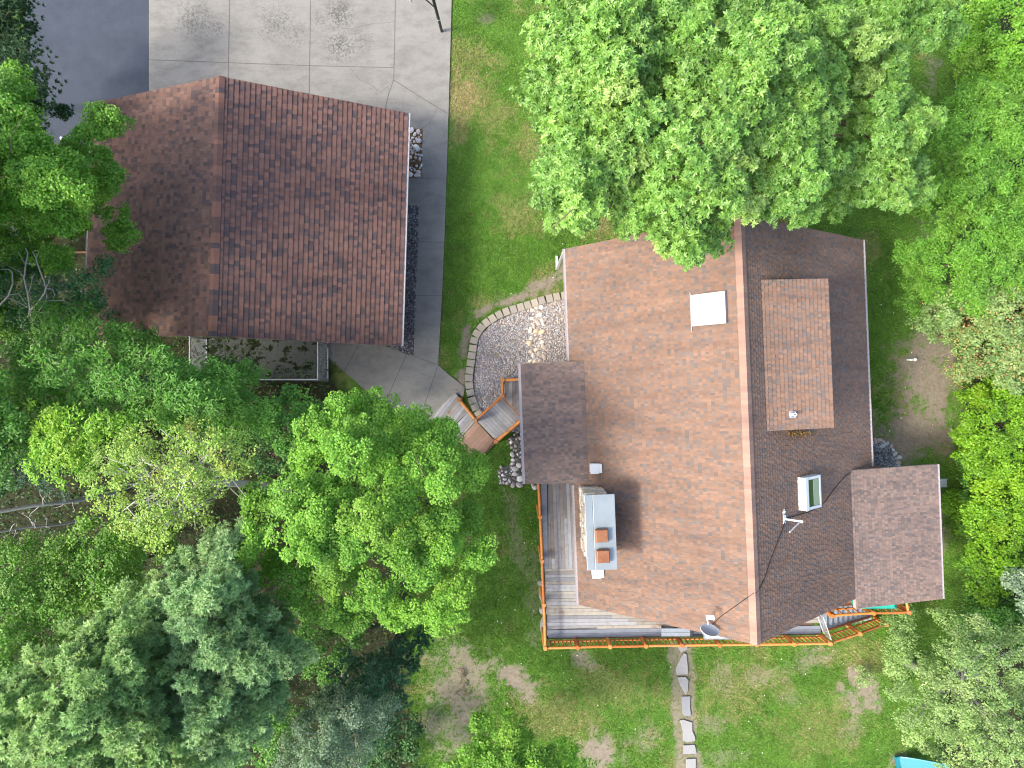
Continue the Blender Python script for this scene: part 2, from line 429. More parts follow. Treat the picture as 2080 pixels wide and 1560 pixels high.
strips(drive, [jag((888, 220), (870, 254), 6, 1.5), jag((870, 254), (857, 262), 3, 1), jag((710, 138), (735, 165), 4, 2), jag((735, 165), (776, 187), 5, 2), jag((776, 187), (798, 165), 4, 2), jag((690, 60), (803, 44), 9, 2)], 'crack', .0345, .016)
strips(walk, [[(840, 722.5), (889, 741.5)], [(731, 695), (700, 753)], [(825, 722), (780, 823)], [(889, 745), (853, 850)]], 'control_joint', .030, .03)

# ------------------------------------------------------------------ shingles
def shingles(mb, org, u, v, L, S, pal, seed, expo=.142, thick=.020, tw=(.055, .13), dim=.55):
    """courses of laminated tabs: org = eave corner, u along the eave, v up the slope, both unit"""
    r = random.Random(seed); u = Vector(u).normalized(); v = Vector(v).normalized(); n = u.cross(v)
    if n.z < 0: n = -n
    org = Vector(org); nc = int(math.ceil(S / expo))
    flip = u.cross(v).z < 0
    def q(a, b, c, d):
        mb.add([a, b, c, d] if not flip else [d, c, b, a], [(0, 1, 2, 3)])
    for i in range(nc):
        v0 = i * expo; v1 = min(S, v0 + expo)
        x = -r.random() * .3; hi = r.random() < .5
        base_c = None; run = 0
        while x < L:
            w = r.uniform(tw[0], tw[1]); x0 = max(0, x); x1 = min(L, x + w); x += w
            if x1 - x0 < .01: continue
            hi = not hi
            if run <= 0: base_c = r.choices(pal, [p[1] for p in pal])[0][0]; run = 1
            run -= 1
            k = r.uniform(.9, 1.1) * dim; mb.col = tuple(c_ * k for c_ in base_c)
            h = thick + (.011 if hi else 0)
            p = lambda a, b, z: org + u * a + v * b + n * z
            q(p(x0, v0, h), p(x1, v0, h), p(x1, v1 + .01, .004 if hi else .001), p(x0, v1 + .01, .004 if hi else .001))
            q(p(x0, v0, -.004), p(x1, v0, -.004), p(x1, v0, h), p(x0, v0, h))
            if hi:
                q(p(x0, v1, .0), p(x0, v0, .0), p(x0, v0, h), p(x0, v1, .004))
                q(p(x1, v0, .0), p(x1, v1, .0), p(x1, v1, .004), p(x1, v0, h))
PAL_HOUSE = [((.305, .197, .145), 5), ((.275, .185, .143), 3), ((.25, .187, .157), 2.4), ((.212, .176, .160), 2.0)]
PAL_LOW = [((.31, .232, .198), 4), ((.28, .212, .185), 3), ((.24, .192, .175), 2), ((.205, .175, .165), 2)]
PAL_GAR = [((.20, .115, .094), 5), ((.17, .102, .088), 3), ((.135, .088, .08), 2), ((.10, .077, .078), 2.6)]
PAL_GAR_L = [((.21, .128, .10), 5), ((.18, .113, .092), 3), ((.145, .097, .084), 2.5), ((.115, .085, .08), 1.8)]

def slope_slab(mb, a, b, c, d, th):
    """solid roof deck under a slope: a,b eave, c,d top (counter-clockwise seen from above)"""
    n = (Vector(b) - Vector(a)).cross(Vector(d) - Vector(a)).normalized()
    if n.z < 0: n = -n
    top = [Vector(p) - n * .006 for p in (a, b, c, d)]; bot = [Vector(p) - n * th for p in (a, b, c, d)]
    mb.solid(bot, top)

# ------------------------------------------------------------------ the house
HO = Vector((7.53, -1.45, 0)); HA = R(2.22)
hc, hs = math.cos(HA), math.sin(HA)
def hw(p): return Vector((HO.x + p[0] * hc - p[1] * hs, HO.y + p[0] * hs + p[1] * hc, p[2]))
def hl(p): d = Vector(p) - HO; return Vector((d.x * hc + d.y * hs, -d.x * hs + d.y * hc, p[2]))
def ray_plane(px, py, p0, n):
    o = Vector((0, 0, H)); d = Vector(((px - 1040) / F, (780 - py) / F, -1))
    k = (Vector(p0) - o).dot(n) / d.dot(n); return o + d * k
ZR, ZL, ZE = 9.413, 4.67, 4.17; AL, BR, HY = 5.216, 6.495, 6.868
SL, SRr = (ZR - ZL) / AL, (ZR - ZE) / BR
def roof_pt(px, py, side):
    """house-local point on the left (-1) or right (+1) main slope seen at a pixel"""
    nl = Vector((-SL, 0, 1)) if side < 0 else Vector((SRr, 0, 1))
    n = Vector((nl.x * hc, nl.x * hs, 1)).normalized()
    return hl(ray_plane(px, py, hw((0, 0, ZR)), n))
def zroof(x): return ZR + SL * x if x < 0 else ZR - SRr * x

house = thing('house', 'brown shingled gabled house with stone chimney, dormer and wraparound deck', 'house', (HO.x, HO.y, 0))
w = MB(hw)
prof = [(-4.55, 0), (5.9, 0), (5.9, zroof(5.9) - .3), (0, ZR - .3), (-4.55, zroof(-4.55) - .3)]
w.add([(x, -6.15, z) for x, z in prof] + [(x, 6.15, z) for x, z in prof], [(0, 1, 2, 3, 4), (9, 8, 7, 6, 5)] + [(i, i + 5, (i + 1) % 5 + 5, (i + 1) % 5) for i in range(5)])
wall = w.build('wall', 'siding', house)
r_ = MB(hw)
slope_slab(r_, (-AL, HY, ZL), (-AL, -HY, ZL), (0, -HY, ZR), (0, HY, ZR), .2)
slope_slab(r_, (BR, -HY, ZE), (BR, HY, ZE), (0, HY, ZR), (0, -HY, ZR), .2)
roof = r_.build('roof', 'fascia', house)
def hshingle(name, org, u, v, L, S, pal, seed):
    mb = MB(hw); shingles(mb, org, u, v, L, S, pal, seed); return mb.build(name, 'shingle', roof)
cl = Vector((AL, 0, ZR - ZL)); cr = Vector((-BR, 0, ZR - ZE))
hshingle('shingles', (-AL, -HY, ZL), (0, 1, 0), cl, 2 * HY, cl.length - .08, PAL_HOUSE, 1)['label'] = 'sunlit terracotta and grey shingles on the wide slope facing the garage'
hshingle('shingles', (BR, -HY, ZE), (0, 1, 0), cr, 2 * HY, cr.length - .08, PAL_HOUSE, 2)['label'] = 'darker looking shingles on the slope with the dormer'
# ridge caps
mb = MB(hw); rr = random.Random(4); y = -HY
while y < HY:
    y1 = min(HY, y + .142); c = rr.choice([(.26, .165, .13), (.24, .155, .125), (.22, .145, .12)]); mb.col = c
    for sgn, sl in ((-1, SL), (1, SRr)):
        x = sgn * .17; z = ZR - sl * .17
        a, b, c_, d = (0, y, ZR + .07), (0, y1 + .01, ZR + .058), (x, y1 + .01, z + .052), (x, y, z + .064)
        mb.quad(*([a, b, c_, d] if sgn < 0 else [d, c_, b, a]))
        e = [(x, y, z + .064), (x, y1, z + .052), (x, y1, z - .01), (x, y, z - .01)]
        mb.quad(*(e if sgn < 0 else e[::-1]))
    y = y1
mb.build('ridge_cap', 'shingle', roof)
# gutters
def gutter(xf, x, z, y0, y1, sgn, parent, name='gutter', mat='gutter'):
    mb = MB(xf); wd = .105
    x0, x1 = (x, x + wd) if sgn > 0 else (x - wd, x)
    mb.box(x0, x1, y0, y1, z - .13, z - .115)
    mb.box(x0, x0 + .012, y0, y1, z - .115, z - .01); mb.box(x1 - .012, x1, y0, y1, z - .115, z - .01)
    mb.box(x0 + .012, x1 - .012, y0, y1, z - .05, z - .02)
    mb.box(x0 + .012, x1 - .012, y0, y0 + .01, z - .115, z - .05); mb.box(x0 + .012, x1 - .012, y1 - .01, y1, z - .115, z - .05)
    return mb.build(name, mat, parent)
yp1 = hl(W(1155, 735, 4.67)).y
gutter(hw, -AL, ZL, yp1, HY, -1, house); ypb = hl(W(1165, 985, 4.67)).y
gutter(hw, -AL, ZL, -HY, ypb, -1, house)
yan = hl(W(1766, 948, 4.17)).y
gutter(hw, BR, ZE, yan, HY, 1, house)
# entry roof (shed) on the left slope
pi = roof_pt(1190, 860, -1); po = hl(W(1062, 860, 4.78)); po.z = 4.78
py1 = hl(W(1118, 736, 5.0)).y; py0 = hl(W(1126, 982.5, 5.0)).y
def shed(xi, zi, xo, zo, y0, y1, pal, seed, name, gut=True):
    s_ = MB(hw); sg = 1 if xo > xi else -1
    if sg < 0: slope_slab(s_, (xo, y1, zo), (xo, y0, zo), (xi, y0, zi), (xi, y1, zi), .16)
    else: slope_slab(s_, (xo, y0, zo), (xo, y1, zo), (xi, y1, zi), (xi, y0, zi), .16)
    part = s_.build(name, 'fascia', house)
    m_ = MB(hw); v = Vector((xi - xo, 0, zi - zo)); shingles(m_, (xo, y0, zo), (0, 1, 0), v, y1 - y0, v.length, pal, seed)
    m_.build('shingles', 'shingle', part)
    if gut: gutter(hw, xo, zo, y0, y1, sg, part)
    return part
porch = shed(pi.x, pi.z + .03, po.x, po.z, py0, py1, PAL_LOW, 7, 'entry_roof'); porch['label'] = 'greyer low sloped roof over the entry steps'
# addition roof on the right slope
ai = roof_pt(1733, 1100, 1); ax = 8.86
ay1 = hl(W(1815, 948.5, 4.8)).y; ay0 = hl(W(1820, 1225, 4.8)).y
add = shed(ai.x, ai.z + .03, ax, 4.53, ay0, ay1, PAL_LOW, 8, 'side_roof'); add['label'] = 'wide low sloped side roof with pale gutter'
wb = MB(hw); wb.box(5.9, 8.35, ay0 + 2.6, ay1 - .45, 0, 4.35); wb.build('side_wall', 'siding', house)
wb = MB(hw); wb.box(-6.2, -4.55, py0 + 2.9, py1 - .45, 0, 4.45); wb.build('entry_wall', 'siding', house)
# dormer
di = roof_pt(1552, 720, 1); do = roof_pt(1687, 720, 1)
dz = 8.45; dxo = hl(W(1687.5, 720, dz)).x
dy1 = hl(W(1617, 567, 8.6)).y; dy0 = hl(W(1628, 872, 8.6)).y
dorm = MB(hw)
prof = [(di.x + .25, zroof(di.x + .25) - .1), (dxo - .3, zroof(dxo - .3) - .1), (dxo - .3, dz - .1), (di.x + .25, di.z - .12)]
n4 = len(prof)
dorm.add([(x, dy0 + .3, z) for x, z in prof] + [(x, dy1 - .3, z) for x, z in prof], [(0, 1, 2, 3), (7, 6, 5, 4)] + [(i, i + 4, (i + 1) % 4 + 4, (i + 1) % 4) for i in range(4)])
dormer = dorm.build('dormer', 'siding', house)
s_ = MB(hw); slope_slab(s_, (dxo, dy0, dz), (dxo, dy1, dz), (di.x, dy1, di.z + .03), (di.x, dy0, di.z + .03), .14); droof = s_.build('dormer_roof', 'fascia', dormer)
m_ = MB(hw); v = Vector((di.x - dxo, 0, di.z + .03 - dz)); shingles(m_, (dxo, dy0, dz), (0, 1, 0), v, dy1 - dy0, v.length, PAL_HOUSE, 9); m_.build('dormer_shingles', 'shingle', dormer)
for k in range(3):
    m_ = MB(hw); yc = dy0 + (dy1 - dy0) * (k + .5) / 3; m_.box(dxo - .3, dxo - .27, yc - .55, yc + .55, dz - 1.0, dz - .25)
    m_.build('dormer_window', 'window_glass', dormer)
# skylights
def roof_frame(px, py, side):
    p = roof_pt(px, py, side); sl = SL if side < 0 else -SRr
    vx = Vector((1, 0, sl)).normalized(); n = Vector((-sl, 0, 1)).normalized()
    return p, vx, n
def skylight(px, py, side, w_, l_, mats, label, hcurb=.16):
    p, vx, n = roof_frame(px, py, side); uy = Vector((0, 1, 0))
    f = lambda a, b, c: p + vx * a + uy * b + n * c
    def bx(mb, a0, a1, b0, b1, c0, c1):
        mb.solid([f(a0, b0, c0), f(a1, b0, c0), f(a1, b1, c0), f(a0, b1, c0)], [f(a0, b0, c1), f(a1, b0, c1), f(a1, b1, c1), f(a0, b1, c1)])
    mb = MB(hw); t_ = .11 if side < 0 else .10
    bx(mb, -l_ / 2, l_ / 2, -w_ / 2, -w_ / 2 + t_, -.05, hcurb); bx(mb, -l_ / 2, l_ / 2, w_ / 2 - t_, w_ / 2, -.05, hcurb)
    bx(mb, -l_ / 2, -l_ / 2 + t_, -w_ / 2 + t_, w_ / 2 - t_, -.05, hcurb); bx(mb, l_ / 2 - t_, l_ / 2, -w_ / 2 + t_, w_ / 2 - t_, -.05, hcurb)
    if side < 0:
        bx(mb, -l_ / 2 - .06, -l_ / 2 - .03, -w_ / 2 - .16, w_ / 2 + .12, .02, .06)
    fr = mb.build('skylight', 'gutter' if side < 0 else 'white_metal', house, .01); fr['label'] = label
    mb = MB(hw); bx(mb, -l_ / 2 + t_ + .002, l_ / 2 - t_ - .002, -w_ / 2 + t_ + .002, w_ / 2 - t_ - .002, hcurb - .05, hcurb - .02)
    mb.build('pane', mats[0], fr)
    if len(mats) > 1:
        mb = MB(hw); bx(mb, .02 * l_, l_ / 2 - t_ - .01, -w_ / 2 + t_ + .01, w_ / 2 - t_ - .01, hcurb - .018, hcurb - .012); mb.build('blind', mats[1], fr)
        mb = MB(hw); bx(mb, -l_ / 2 - .01, -l_ / 2 + .17, -w_ / 2 - .01, w_ / 2 + .01, hcurb + .002, hcurb + .02); mb.build('hood', 'white_metal', fr)
skylight(1442, 628, -1, 1.05, 1.24, ['skylight_diffuser'], 'skylight with bright white diffusing pane')
skylight(1636, 999, 1, 1.13, 1.05, ['glass', 'blind'], 'opening skylight with greenish glass and pale frame', .3)
# roof vents
def hood_vent(px, py, label):
    p, vx, n = roof_frame(px, py, -1)
    mb = MB(hw)
    z0 = p.z; mb.box(p.x - .2, p.x + .2, p.y - .17, p.y + .17, z0 - .35, z0 + .30)
    mb.box(p.x - .22, p.x + .10, p.y - .19, p.y + .19, z0 + .302, z0 + .33); mb.box(p.x + .11, p.x + .22, p.y - .17, p.y + .17, z0 + .302, z0 + .318)
    o = mb.build('roof_vent', 'white_metal', house, .012); o['label'] = label
hood_vent(1209, 950, 'white box vent near the edge of the entry roof'); hood_vent(1213, 1160, 'white box vent tucked behind the chimney')
# plumbing vent on dormer roof
pv = hl(W(1607, 841, 8.6)); zz = dz + (di.z + .03 - dz) * (dxo - pv.x) / (dxo - di.x)
mb = MB(hw); mb.tube([(pv.x, pv.y, zz - .1), (pv.x, pv.y, zz + .3)], .06, 12, False)
mb.tube([(pv.x, pv.y, zz + .3), (pv.x, pv.y, zz + .299)], [.06, .04], 12, False); mb.tube([(pv.x, pv.y, zz + .3), (pv.x, pv.y, zz + .1)], .04, 12, False)
pipe = mb.build('plumbing_vent', 'white_plastic', dormer)
mb = MB(hw); mb.box(pv.x - .13, pv.x + .12, pv.y - .12, pv.y + .10, zz - .02, zz + .03); mb.tube([(pv.x, pv.y, zz + .03), (pv.x, pv.y, zz + .09)], [.12, .075], 12, False)
mb.build('vent_flashing', 'galvanised', dormer)
mb = MB(hw); mb.box(pv.x - .02, pv.x + .02, pv.y - .02, pv.y + .02, zz, zz + .05); mb.build('vent_bore', 'black_metal', dormer)
# chimney
cz = 7.87
cx0 = hl(W(1190, 1080, cz)).x; cx1 = hl(W(1251, 1080, cz)).x; cy1 = hl(W(1220, 1004.5, cz)).y; cy0 = hl(W(1226, 1157.5, cz)).y
mb = MB(hw); rr = random.Random(21)
sx0, sx1, sy0, sy1 = cx0 + .10, cx1 - .14, cy0 + .10, cy1 - .12
mb.col = (.16, .15, .14); mb.box(sx0 + .05, sx1 - .05, sy0 + .05, sy1 - .05, 3.0, cz - .1)
z = 3.6
while z < cz - .12:
    hgt = min(rr.uniform(.09, .2), cz - .1 - z)
    for axis in (0, 1, 2, 3):
        a = sx0 if axis < 2 else sy0; b = sx1 if axis < 2 else sy1
        if axis < 2: a += .0; b -= .0
        p = a
        while p < b - .02:
            q = min(b, p + rr.uniform(.16, .5)); o_ = rr.uniform(-.035, .045)
            mb.col = rr.choice([(.55, .50, .42), (.62, .58, .50), (.44, .36, .27), (.36, .34, .32), (.50, .40, .28), (.66, .63, .57)])
            g = .008
            if axis == 0: mb.box(p + g, q - g, sy0 - o_, sy0 + .14, z + g, z + hgt - g)
            elif axis == 1: mb.box(p + g, q - g, sy1 - .14, sy1 + o_, z + g, z + hgt - g)
            elif axis == 2: mb.box(sx0 - o_, sx0 + .14, p + g, q - g, z + g, z + hgt - g)
            else: mb.box(sx1 - .14, sx1 + o_, p + g, q - g, z + g, z + hgt - g)
            p = q
    z += hgt
chim = mb.build('chimney', 'chimney_stone', house); chim['label'] = 'pale rubble stone chimney'
mb = MB(hw)
mb.box(cx0 + .275, cx1, cy0, cy1, cz - .07, cz + .012); mb.box(cx0, cx0 + .262, cy0, cy1, cz - .07, cz + .004)
mb.box(cx0 + .262, cx0 + .275, cy0, cy1, cz - .07, cz - .03)
mb.build('chimney_cap', 'cap_metal', chim, .006)
for (px, py) in ((1222.5, 1089), (1225.5, 1131)):
    c = hl(W(px, py, cz + .22)); q = .235
    mb = MB(hw); mb.box(c.x - q * .82, c.x + q * .82, c.y - q * .82, c.y + q * .82, cz + .012, cz + .12)
    mb.solid([(c.x - q, c.y - q, cz + .12), (c.x + q, c.y - q, cz + .12), (c.x + q, c.y + q, cz + .12), (c.x - q, c.y + q, cz + .12)],
             [(c.x - q * .86, c.y - q * .86, cz + .24), (c.x + q * .86, c.y - q * .86, cz + .24), (c.x + q * .86, c.y + q * .86, cz + .24), (c.x - q * .86, c.y + q * .86, cz + .24)])
    mb.build('flue_cap', 'rust_copper', chim, .012)
# windows and doors (mostly under the eaves)
def window(p0, p1, z0, z1, outward, name='window', glass='window_glass'):
    p0 = Vector((*p0, 0)); p1 = Vector((*p1, 0)); d = (p1 - p0).normalized(); n = Vector((*outward, 0))
    def bx(mb, a, b, c, e, t0, t1):
        A = p0 + d * a + n * t0; B = p0 + d * b + n * t0; C = p0 + d * b + n * t1; D = p0 + d * a + n * t1
        mb.solid([(q.x, q.y, c) for q in (A, B, C, D)], [(q.x, q.y, e) for q in (A, B, C, D)])
    L = (p1 - p0).length; t_ = .07; mb = MB(hw)
    bx(mb, 0, L, z0, z0 + t_, 0, .06); bx(mb, 0, L, z1 - t_, z1, 0, .06); bx(mb, 0, t_, z0 + t_, z1 - t_, 0, .06); bx(mb, L - t_, L, z0 + t_, z1 - t_, 0, .06)
    fr = mb.build(name, 'white_metal', house); mb = MB(hw); bx(mb, t_, L - t_, z0 + t_, z1 - t_, .005, .02); mb.build('pane', glass, fr)
for x in (-2.6, -.9, .8, 2.5): window((x - .7, -6.15), (x + .7, -6.15), 2.0, 4.1, (0, -1))
for x in (-1.2, 1.2): window((x - .8, -6.15), (x + .8, -6.15), 4.8, 6.4, (0, -1))
window((-4.55, -5.6), (-4.55, -4.0), 1.85, 3.9, (-1, 0), 'patio_door')
for y in (3.0, 5.0): window((-4.55, y - .5), (-4.55, y + .5), 2.4, 3.7, (-1, 0))
for y in (1.5, 4.2): window((5.9, y - .6), (5.9, y + .6), 2.2, 3.4, (1, 0))
window((8.35, ay0 + 3.0), (8.35, ay0 + 3.8), 2.2, 3.4, (1, 0)); window((-6.2, py0 + 3.2), (-6.2, py0 + 4.1), 1.0, 3.0, (-1, 0), 'front_door', 'siding')
# downspouts
d0 = hw((-AL - .07, HY - .12, 0))
mb = MB(); e = W(1164, 497, 1.2)
mb.beam((d0.x, d0.y, ZL - .12), (d0.x, d0.y, .6), .09, .07, (0, 1, 0)); mb.beam((d0.x, d0.y, .62), (d0.x + .02, d0.y + .65, .1), .10, .08)
mb.build('downspout', 'white_metal', house)
e0 = W(1906, 980, 3.6); mb = MB()
pz = 2.9; e1 = W(1925, 981, .2)
mb.beam((hw((ax - .3, 0, 0)).x, e1.y, 4.3), (hw((ax - .45, 0, 0)).x, e1.y, .3), .1, .08, (0, 1, 0)); dsp = mb.build('downspout', 'grey_metal', house); mb = MB()
xa = W(1897, 981, .2).x
mb.beam((xa, e1.y, .22), (e1.x + .02, e1.y, .10), .34, .02); mb.beam((xa, e1.y + .17, .26), (e1.x, e1.y + .17, .15), .03, .1); mb.beam((xa, e1.y - .17, .26), (e1.x, e1.y - .17, .15), .03, .1)
mb.build('splash_trough', 'grey_metal', dsp)

# ------------------------------------------------------------------ log railings and decks
LOGC = [(.46, .17, .035), (.42, .145, .03), (.50, .20, .05), (.36, .115, .025)]
nbal = [0]
def rail_section(parent, a, b, z0a, z0b, hgt=.9, nb=0, rr=.055, lower=True, gap=.1):
    """one bay between two posts: top rail, bottom rail, round balusters"""
    a = Vector(a); b = Vector(b)
    mb = MB(); mb.col = random.choice(LOGC)
    A = Vector((a.x, a.y, z0a + hgt)); B = Vector((b.x, b.y, z0b + hgt)); M_ = (A + B) / 2 + Vector((random.uniform(-.01, .01), random.uniform(-.01, .01), -.008))
    mb.tube([A, M_, B], [rr, rr * 1.05, rr * .97], 10); tr = mb.build('top_rail', 'log', parent)
    if lower:
        mb = MB(); mb.col = random.choice(LOGC); mb.tube([(a.x, a.y, z0a + gap), (b.x, b.y, z0b + gap)], rr * .8, 8); mb.build('bottom_rail', 'log', parent)
    for k in range(nb):
        u = (k + .5) / nb; p = a.lerp(b, u); z0 = z0a + (z0b - z0a) * u
        mb = MB(); mb.col = random.choice(LOGC); mb.tube([(p.x, p.y, z0 + gap), (p.x, p.y, z0 + hgt)], .026, 6, False); mb.build('baluster', 'log', tr); nbal[0] += 1
def log_post(parent, p, z0, z1, r=.095, col=None):
    mb = MB(); mb.col = col or random.choice(LOGC)
    mb.tube([(p.x, p.y, z0), (p.x, p.y, z1 - .02), (p.x, p.y, z1)], [r * 1.04, r, r * .86], 14)
    mb.build('post', 'log', parent)
def boards(mb, poly_w, dirv, width=.142, gap=.007, z0=0, z1=.03, cols=None, seed=0, maxlen=None):
    """planks clipped to a convex world polygon, running along dirv"""
    r = random.Random(seed); d = Vector((*dirv, 0)).normalized(); n = Vector((-d.y, d.x, 0)); P_ = [Vector((p[0], p[1], 0)) for p in poly_w]
    lo = min(p.dot(n) for p in P_); hi = max(p.dot(n) for p in P_); s_ = lo
    while s_ < hi - .03:
        e = min(s_ + width, hi)
        def cut(v):
            xs = []
            for i in range(len(P_)):
                a, b = P_[i], P_[(i + 1) % len(P_)]; na, nb_ = a.dot(n), b.dot(n)
                if (na - v) * (nb_ - v) <= 0 and abs(na - nb_) > 1e-9: xs.append(a.lerp(b, (v - na) / (nb_ - na)).dot(d))
            return (min(xs), max(xs)) if len(xs) >= 2 else None
        c0, c1 = cut(s_ + 1e-4), cut(e - gap)
        if c0 and c1:
            t0, t1 = (c0[0] + c1[0]) / 2, (c0[1] + c1[1]) / 2
            cuts = [t0]
            if maxlen:
                q = t0 + r.uniform(.3, 1) * maxlen
                while q < t1 - .4: cuts.append(q); q += maxlen * r.uniform(.7, 1)
            cuts.append(t1)
            for ta, tb in zip(cuts[:-1], cuts[1:]):
                A0 = max(c0[0], ta) if ta == t0 else ta; A1 = max(c1[0], ta) if ta == t0 else ta
                if ta == t0: A0, A1 = c0[0], c1[0]
                else: A0 = A1 = ta + .004
                if tb == t1: B0, B1 = c0[1], c1[1]
                else: B0 = B1 = tb
                base = r.choice(cols); k = r.uniform(.8, 1.2); mb.col = tuple(x * k for x in base)
                zz_ = r.uniform(0, .003)
                pts = [d * A0 + n * s_, d * B0 + n * s_, d * B1 + n * (e - gap), d * A1 + n * (e - gap)]
                mb.solid([(p.x, p.y, z0) for p in pts], [(p.x, p.y, z1 + zz_) for p in pts])
        s_ = e
GREYW = [(.24, .245, .252), (.215, .218, .228), (.265, .265, .262), (.19, .178, .168), (.225, .208, .19), (.25, .262, .28)]
TANW = [(.25, .232, .20), (.27, .25, .21), (.23, .222, .20)]
DZ = 1.75
deck = thing('deck', 'weathered grey plank deck with orange log railing along two sides of the house', 'deck', (W(1107, 1314, 0).x, W(1107, 1314, 0).y, 0))
PT = 2.68
lp = [W(1092.5, 960, PT), W(1097.6, 1051, PT), W(1101.5, 1141, PT), W(1105, 1230, PT), W(1108, 1318, PT)]
sp = [W(1108, 1318, PT), W(1173.8, 1316.5, PT), W(1240, 1315, PT), W(1313, 1313.6, PT), W(1386.7, 1312.5, PT), W(1462.4, 1311.5, PT), W(1538, 1310.6, PT), W(1614.7, 1309.8, PT), W(1687.8, 1308.6, PT)]
# platform polygons at deck height
inner_w = hw((-4.5, 0, 0)).x
pA = W(1111.5, 984, DZ); pB = W(1113, 1155.5, DZ)
ld = [(lp[0].x + .42, lp[0].y), (W(1172, 960, DZ).x + .6, lp[0].y), (W(1172, 1155.5, DZ).x + .6, pB.y), (lp[2].x + .30, pB.y)]
mb = MB(); boards(mb, ld, (.035, -1), .147, .008, DZ - .035, DZ, GREYW, 3, 6); o = mb.build('deck_boards', 'deck_wood', deck); o['label'] = 'planks laid lengthwise beside the chimney'
sdp = [(lp[2].x + .14, pB.y - .01), (sp[8].x - .05, W(1687, 1157, DZ).y), (sp[8].x - .05, sp[8].y + .48), (sp[0].x + .14, sp[0].y + .48)]
mb = MB(); boards(mb, sdp, (1, .012), .147, .008, DZ - .035, DZ, GREYW[:4] + TANW + TANW[:1], 4, 4.5); o = mb.build('deck_boards', 'deck_wood', deck); o['label'] = 'planks running across to the log railing corner'
mb = MB(); mb.prism([(lp[0].x + .14, lp[0].y), (lp[0].x + .41, lp[0].y), (lp[2].x + .29, pB.y + .004), (lp[2].x + .02 + .1, pB.y + .004)], DZ - .04, DZ + .004); mb.build('border_board', 'blueboard', deck)
for k in range(2):
    y0 = .12 + .17 * k; mb = MB(); mb.prism([(sp[0].x + .16, sp[0].y + y0), (sp[8].x - .02, sp[8].y + y0), (sp[8].x - .02, sp[8].y + y0 + .162), (sp[0].x + .16, sp[0].y + y0 + .162)], DZ - .04, DZ + .002); mb.build('border_board', 'blueboard', deck)
mb = MB(); mb.prism([(lp[0].x + .05, lp[0].y), (lp[0].x + .13, lp[0].y), (sp[0].x + .13, sp[0].y + .1), (sp[8].x, sp[8].y + .1), (sp[8].x, sp[8].y + .04), (sp[0].x + .05, sp[0].y + .04)], DZ - .3, DZ - .045); mb.build('rim_joist', 'joist', deck)
mb = MB(); mb.prism([(lp[0].x + .3, lp[0].y), (inner_w + .2, lp[0].y), (inner_w + .3, hw((0, -6.1, 0)).y), (sp[8].x - .3, hw((0, -6.1, 0)).y), (sp[8].x - .3, sp[8].y + .3), (sp[0].x + .3, sp[0].y + .3)], DZ - .2, DZ - .06); mb.build('joists', 'joist', deck)
for p in lp[:-1] + sp:
    log_post(deck, p, 0, PT)
for a, b in zip(lp[:-1], lp[1:]): rail_section(deck, a, b, DZ, DZ, .84, 6)
for i, (a, b) in enumerate(zip(sp[:-1], sp[1:])): rail_section(deck, a, b, DZ, DZ, .84, 8)
# side deck beyond the stairs, under the wide roof
rp = [W(1692, 1252, PT), W(1776, 1246.6, PT), W(1848, 1245, PT)]; rn = W(1838, 1190, PT)
side_poly = [(rp[0].x - .1, rp[0].y + .05), (rp[2].x - .05, rp[2].y + .05), (rn.x - .05, hw((0, ay0 + 2.6, 0)).y), (hw((5.9, 0, 0)).x, hw((0, ay0 + 2.6, 0)).y)]
mb = MB(); boards(mb, side_poly, (1, .04), .147, .008, DZ - .035, DZ, [(.20, .085, .035), (.17, .07, .03), (.23, .10, .045)], 5, 4); o = mb.build('deck_boards', 'deck_wood', deck); o['label'] = 'brown stained planks of the side landing'
for p in rp + [rn]: log_post(deck, p, 0, PT)
rail_section(deck, rp[0], rp[1], DZ, DZ, .84, 5); rail_section(deck, rp[1], rp[2], DZ, DZ, .84, 5); rail_section(deck, rp[2], rn, DZ, DZ, .84, 4)
# stairs
NS = 10; st_x0 = sp[8].x + .02; st_x1 = W(1768, 1250, .1).x
yo0, yi0 = sp[8].y + .14, rp[0].y + .05
stairs = MB(); r0 = W(1748, 1288.4, 1.95); r1 = W(1802, 1269.7, 1.05)
yo1 = r1.y + .22
yi1 = rp[0].y + .05
for s_ in (0, 1):
    A = Vector((st_x0, yo0 if s_ == 0 else yi0, DZ - .25)); B = Vector((st_x1, (yo0 + .1) if s_ == 0 else yi1, -.05)); stairs.beam(A, B, .05, .26)
stair = stairs.build('stairs', 'joist', deck)
for k in range(NS):
    u = (k + .5) / NS; x = st_x0 + (st_x1 - st_x0) * k / NS; x2 = st_x0 + (st_x1 - st_x0) * (k + 1.08) / NS; z = DZ - (k + 1) * DZ / (NS + 1)
    yi = rp[0].y + .08; yo = sp[8].y + .17
    mb = MB(); mb.prism([(x, yo), (x2, yo), (x2, yi), (x, yi)], z - .04, z); mb.build('tread', 'tread', stair, .006)
q0 = Vector((r0.x, r0.y, 0)); q1 = Vector((r1.x, r1.y, 0)); s8 = sp[8]
log_post(deck, q0, 0, 1.95); log_post(deck, q1, 0, 1.05)
lerpz = lambda p: DZ - DZ * (p.x - st_x0) / (st_x1 - st_x0)
za, zb = 1.05, .12
rail_section(deck, s8, q0, DZ, za, .82, 8, .05); rail_section(deck, q0, q1, za, zb, .82, 8, .05)
# inner stair handrail of dark logs
h0 = Vector((st_x0 + .1, yo0 + .12, 0)); h1 = Vector((st_x1 - .1, yo0 + .2, 0))
mb = MB(); mb.col = (.28, .10, .03); mb.tube([(h0.x, h0.y, DZ + .1), (h1.x, h1.y, .25)], .05, 8); mb.build('bottom_rail', 'log', deck)
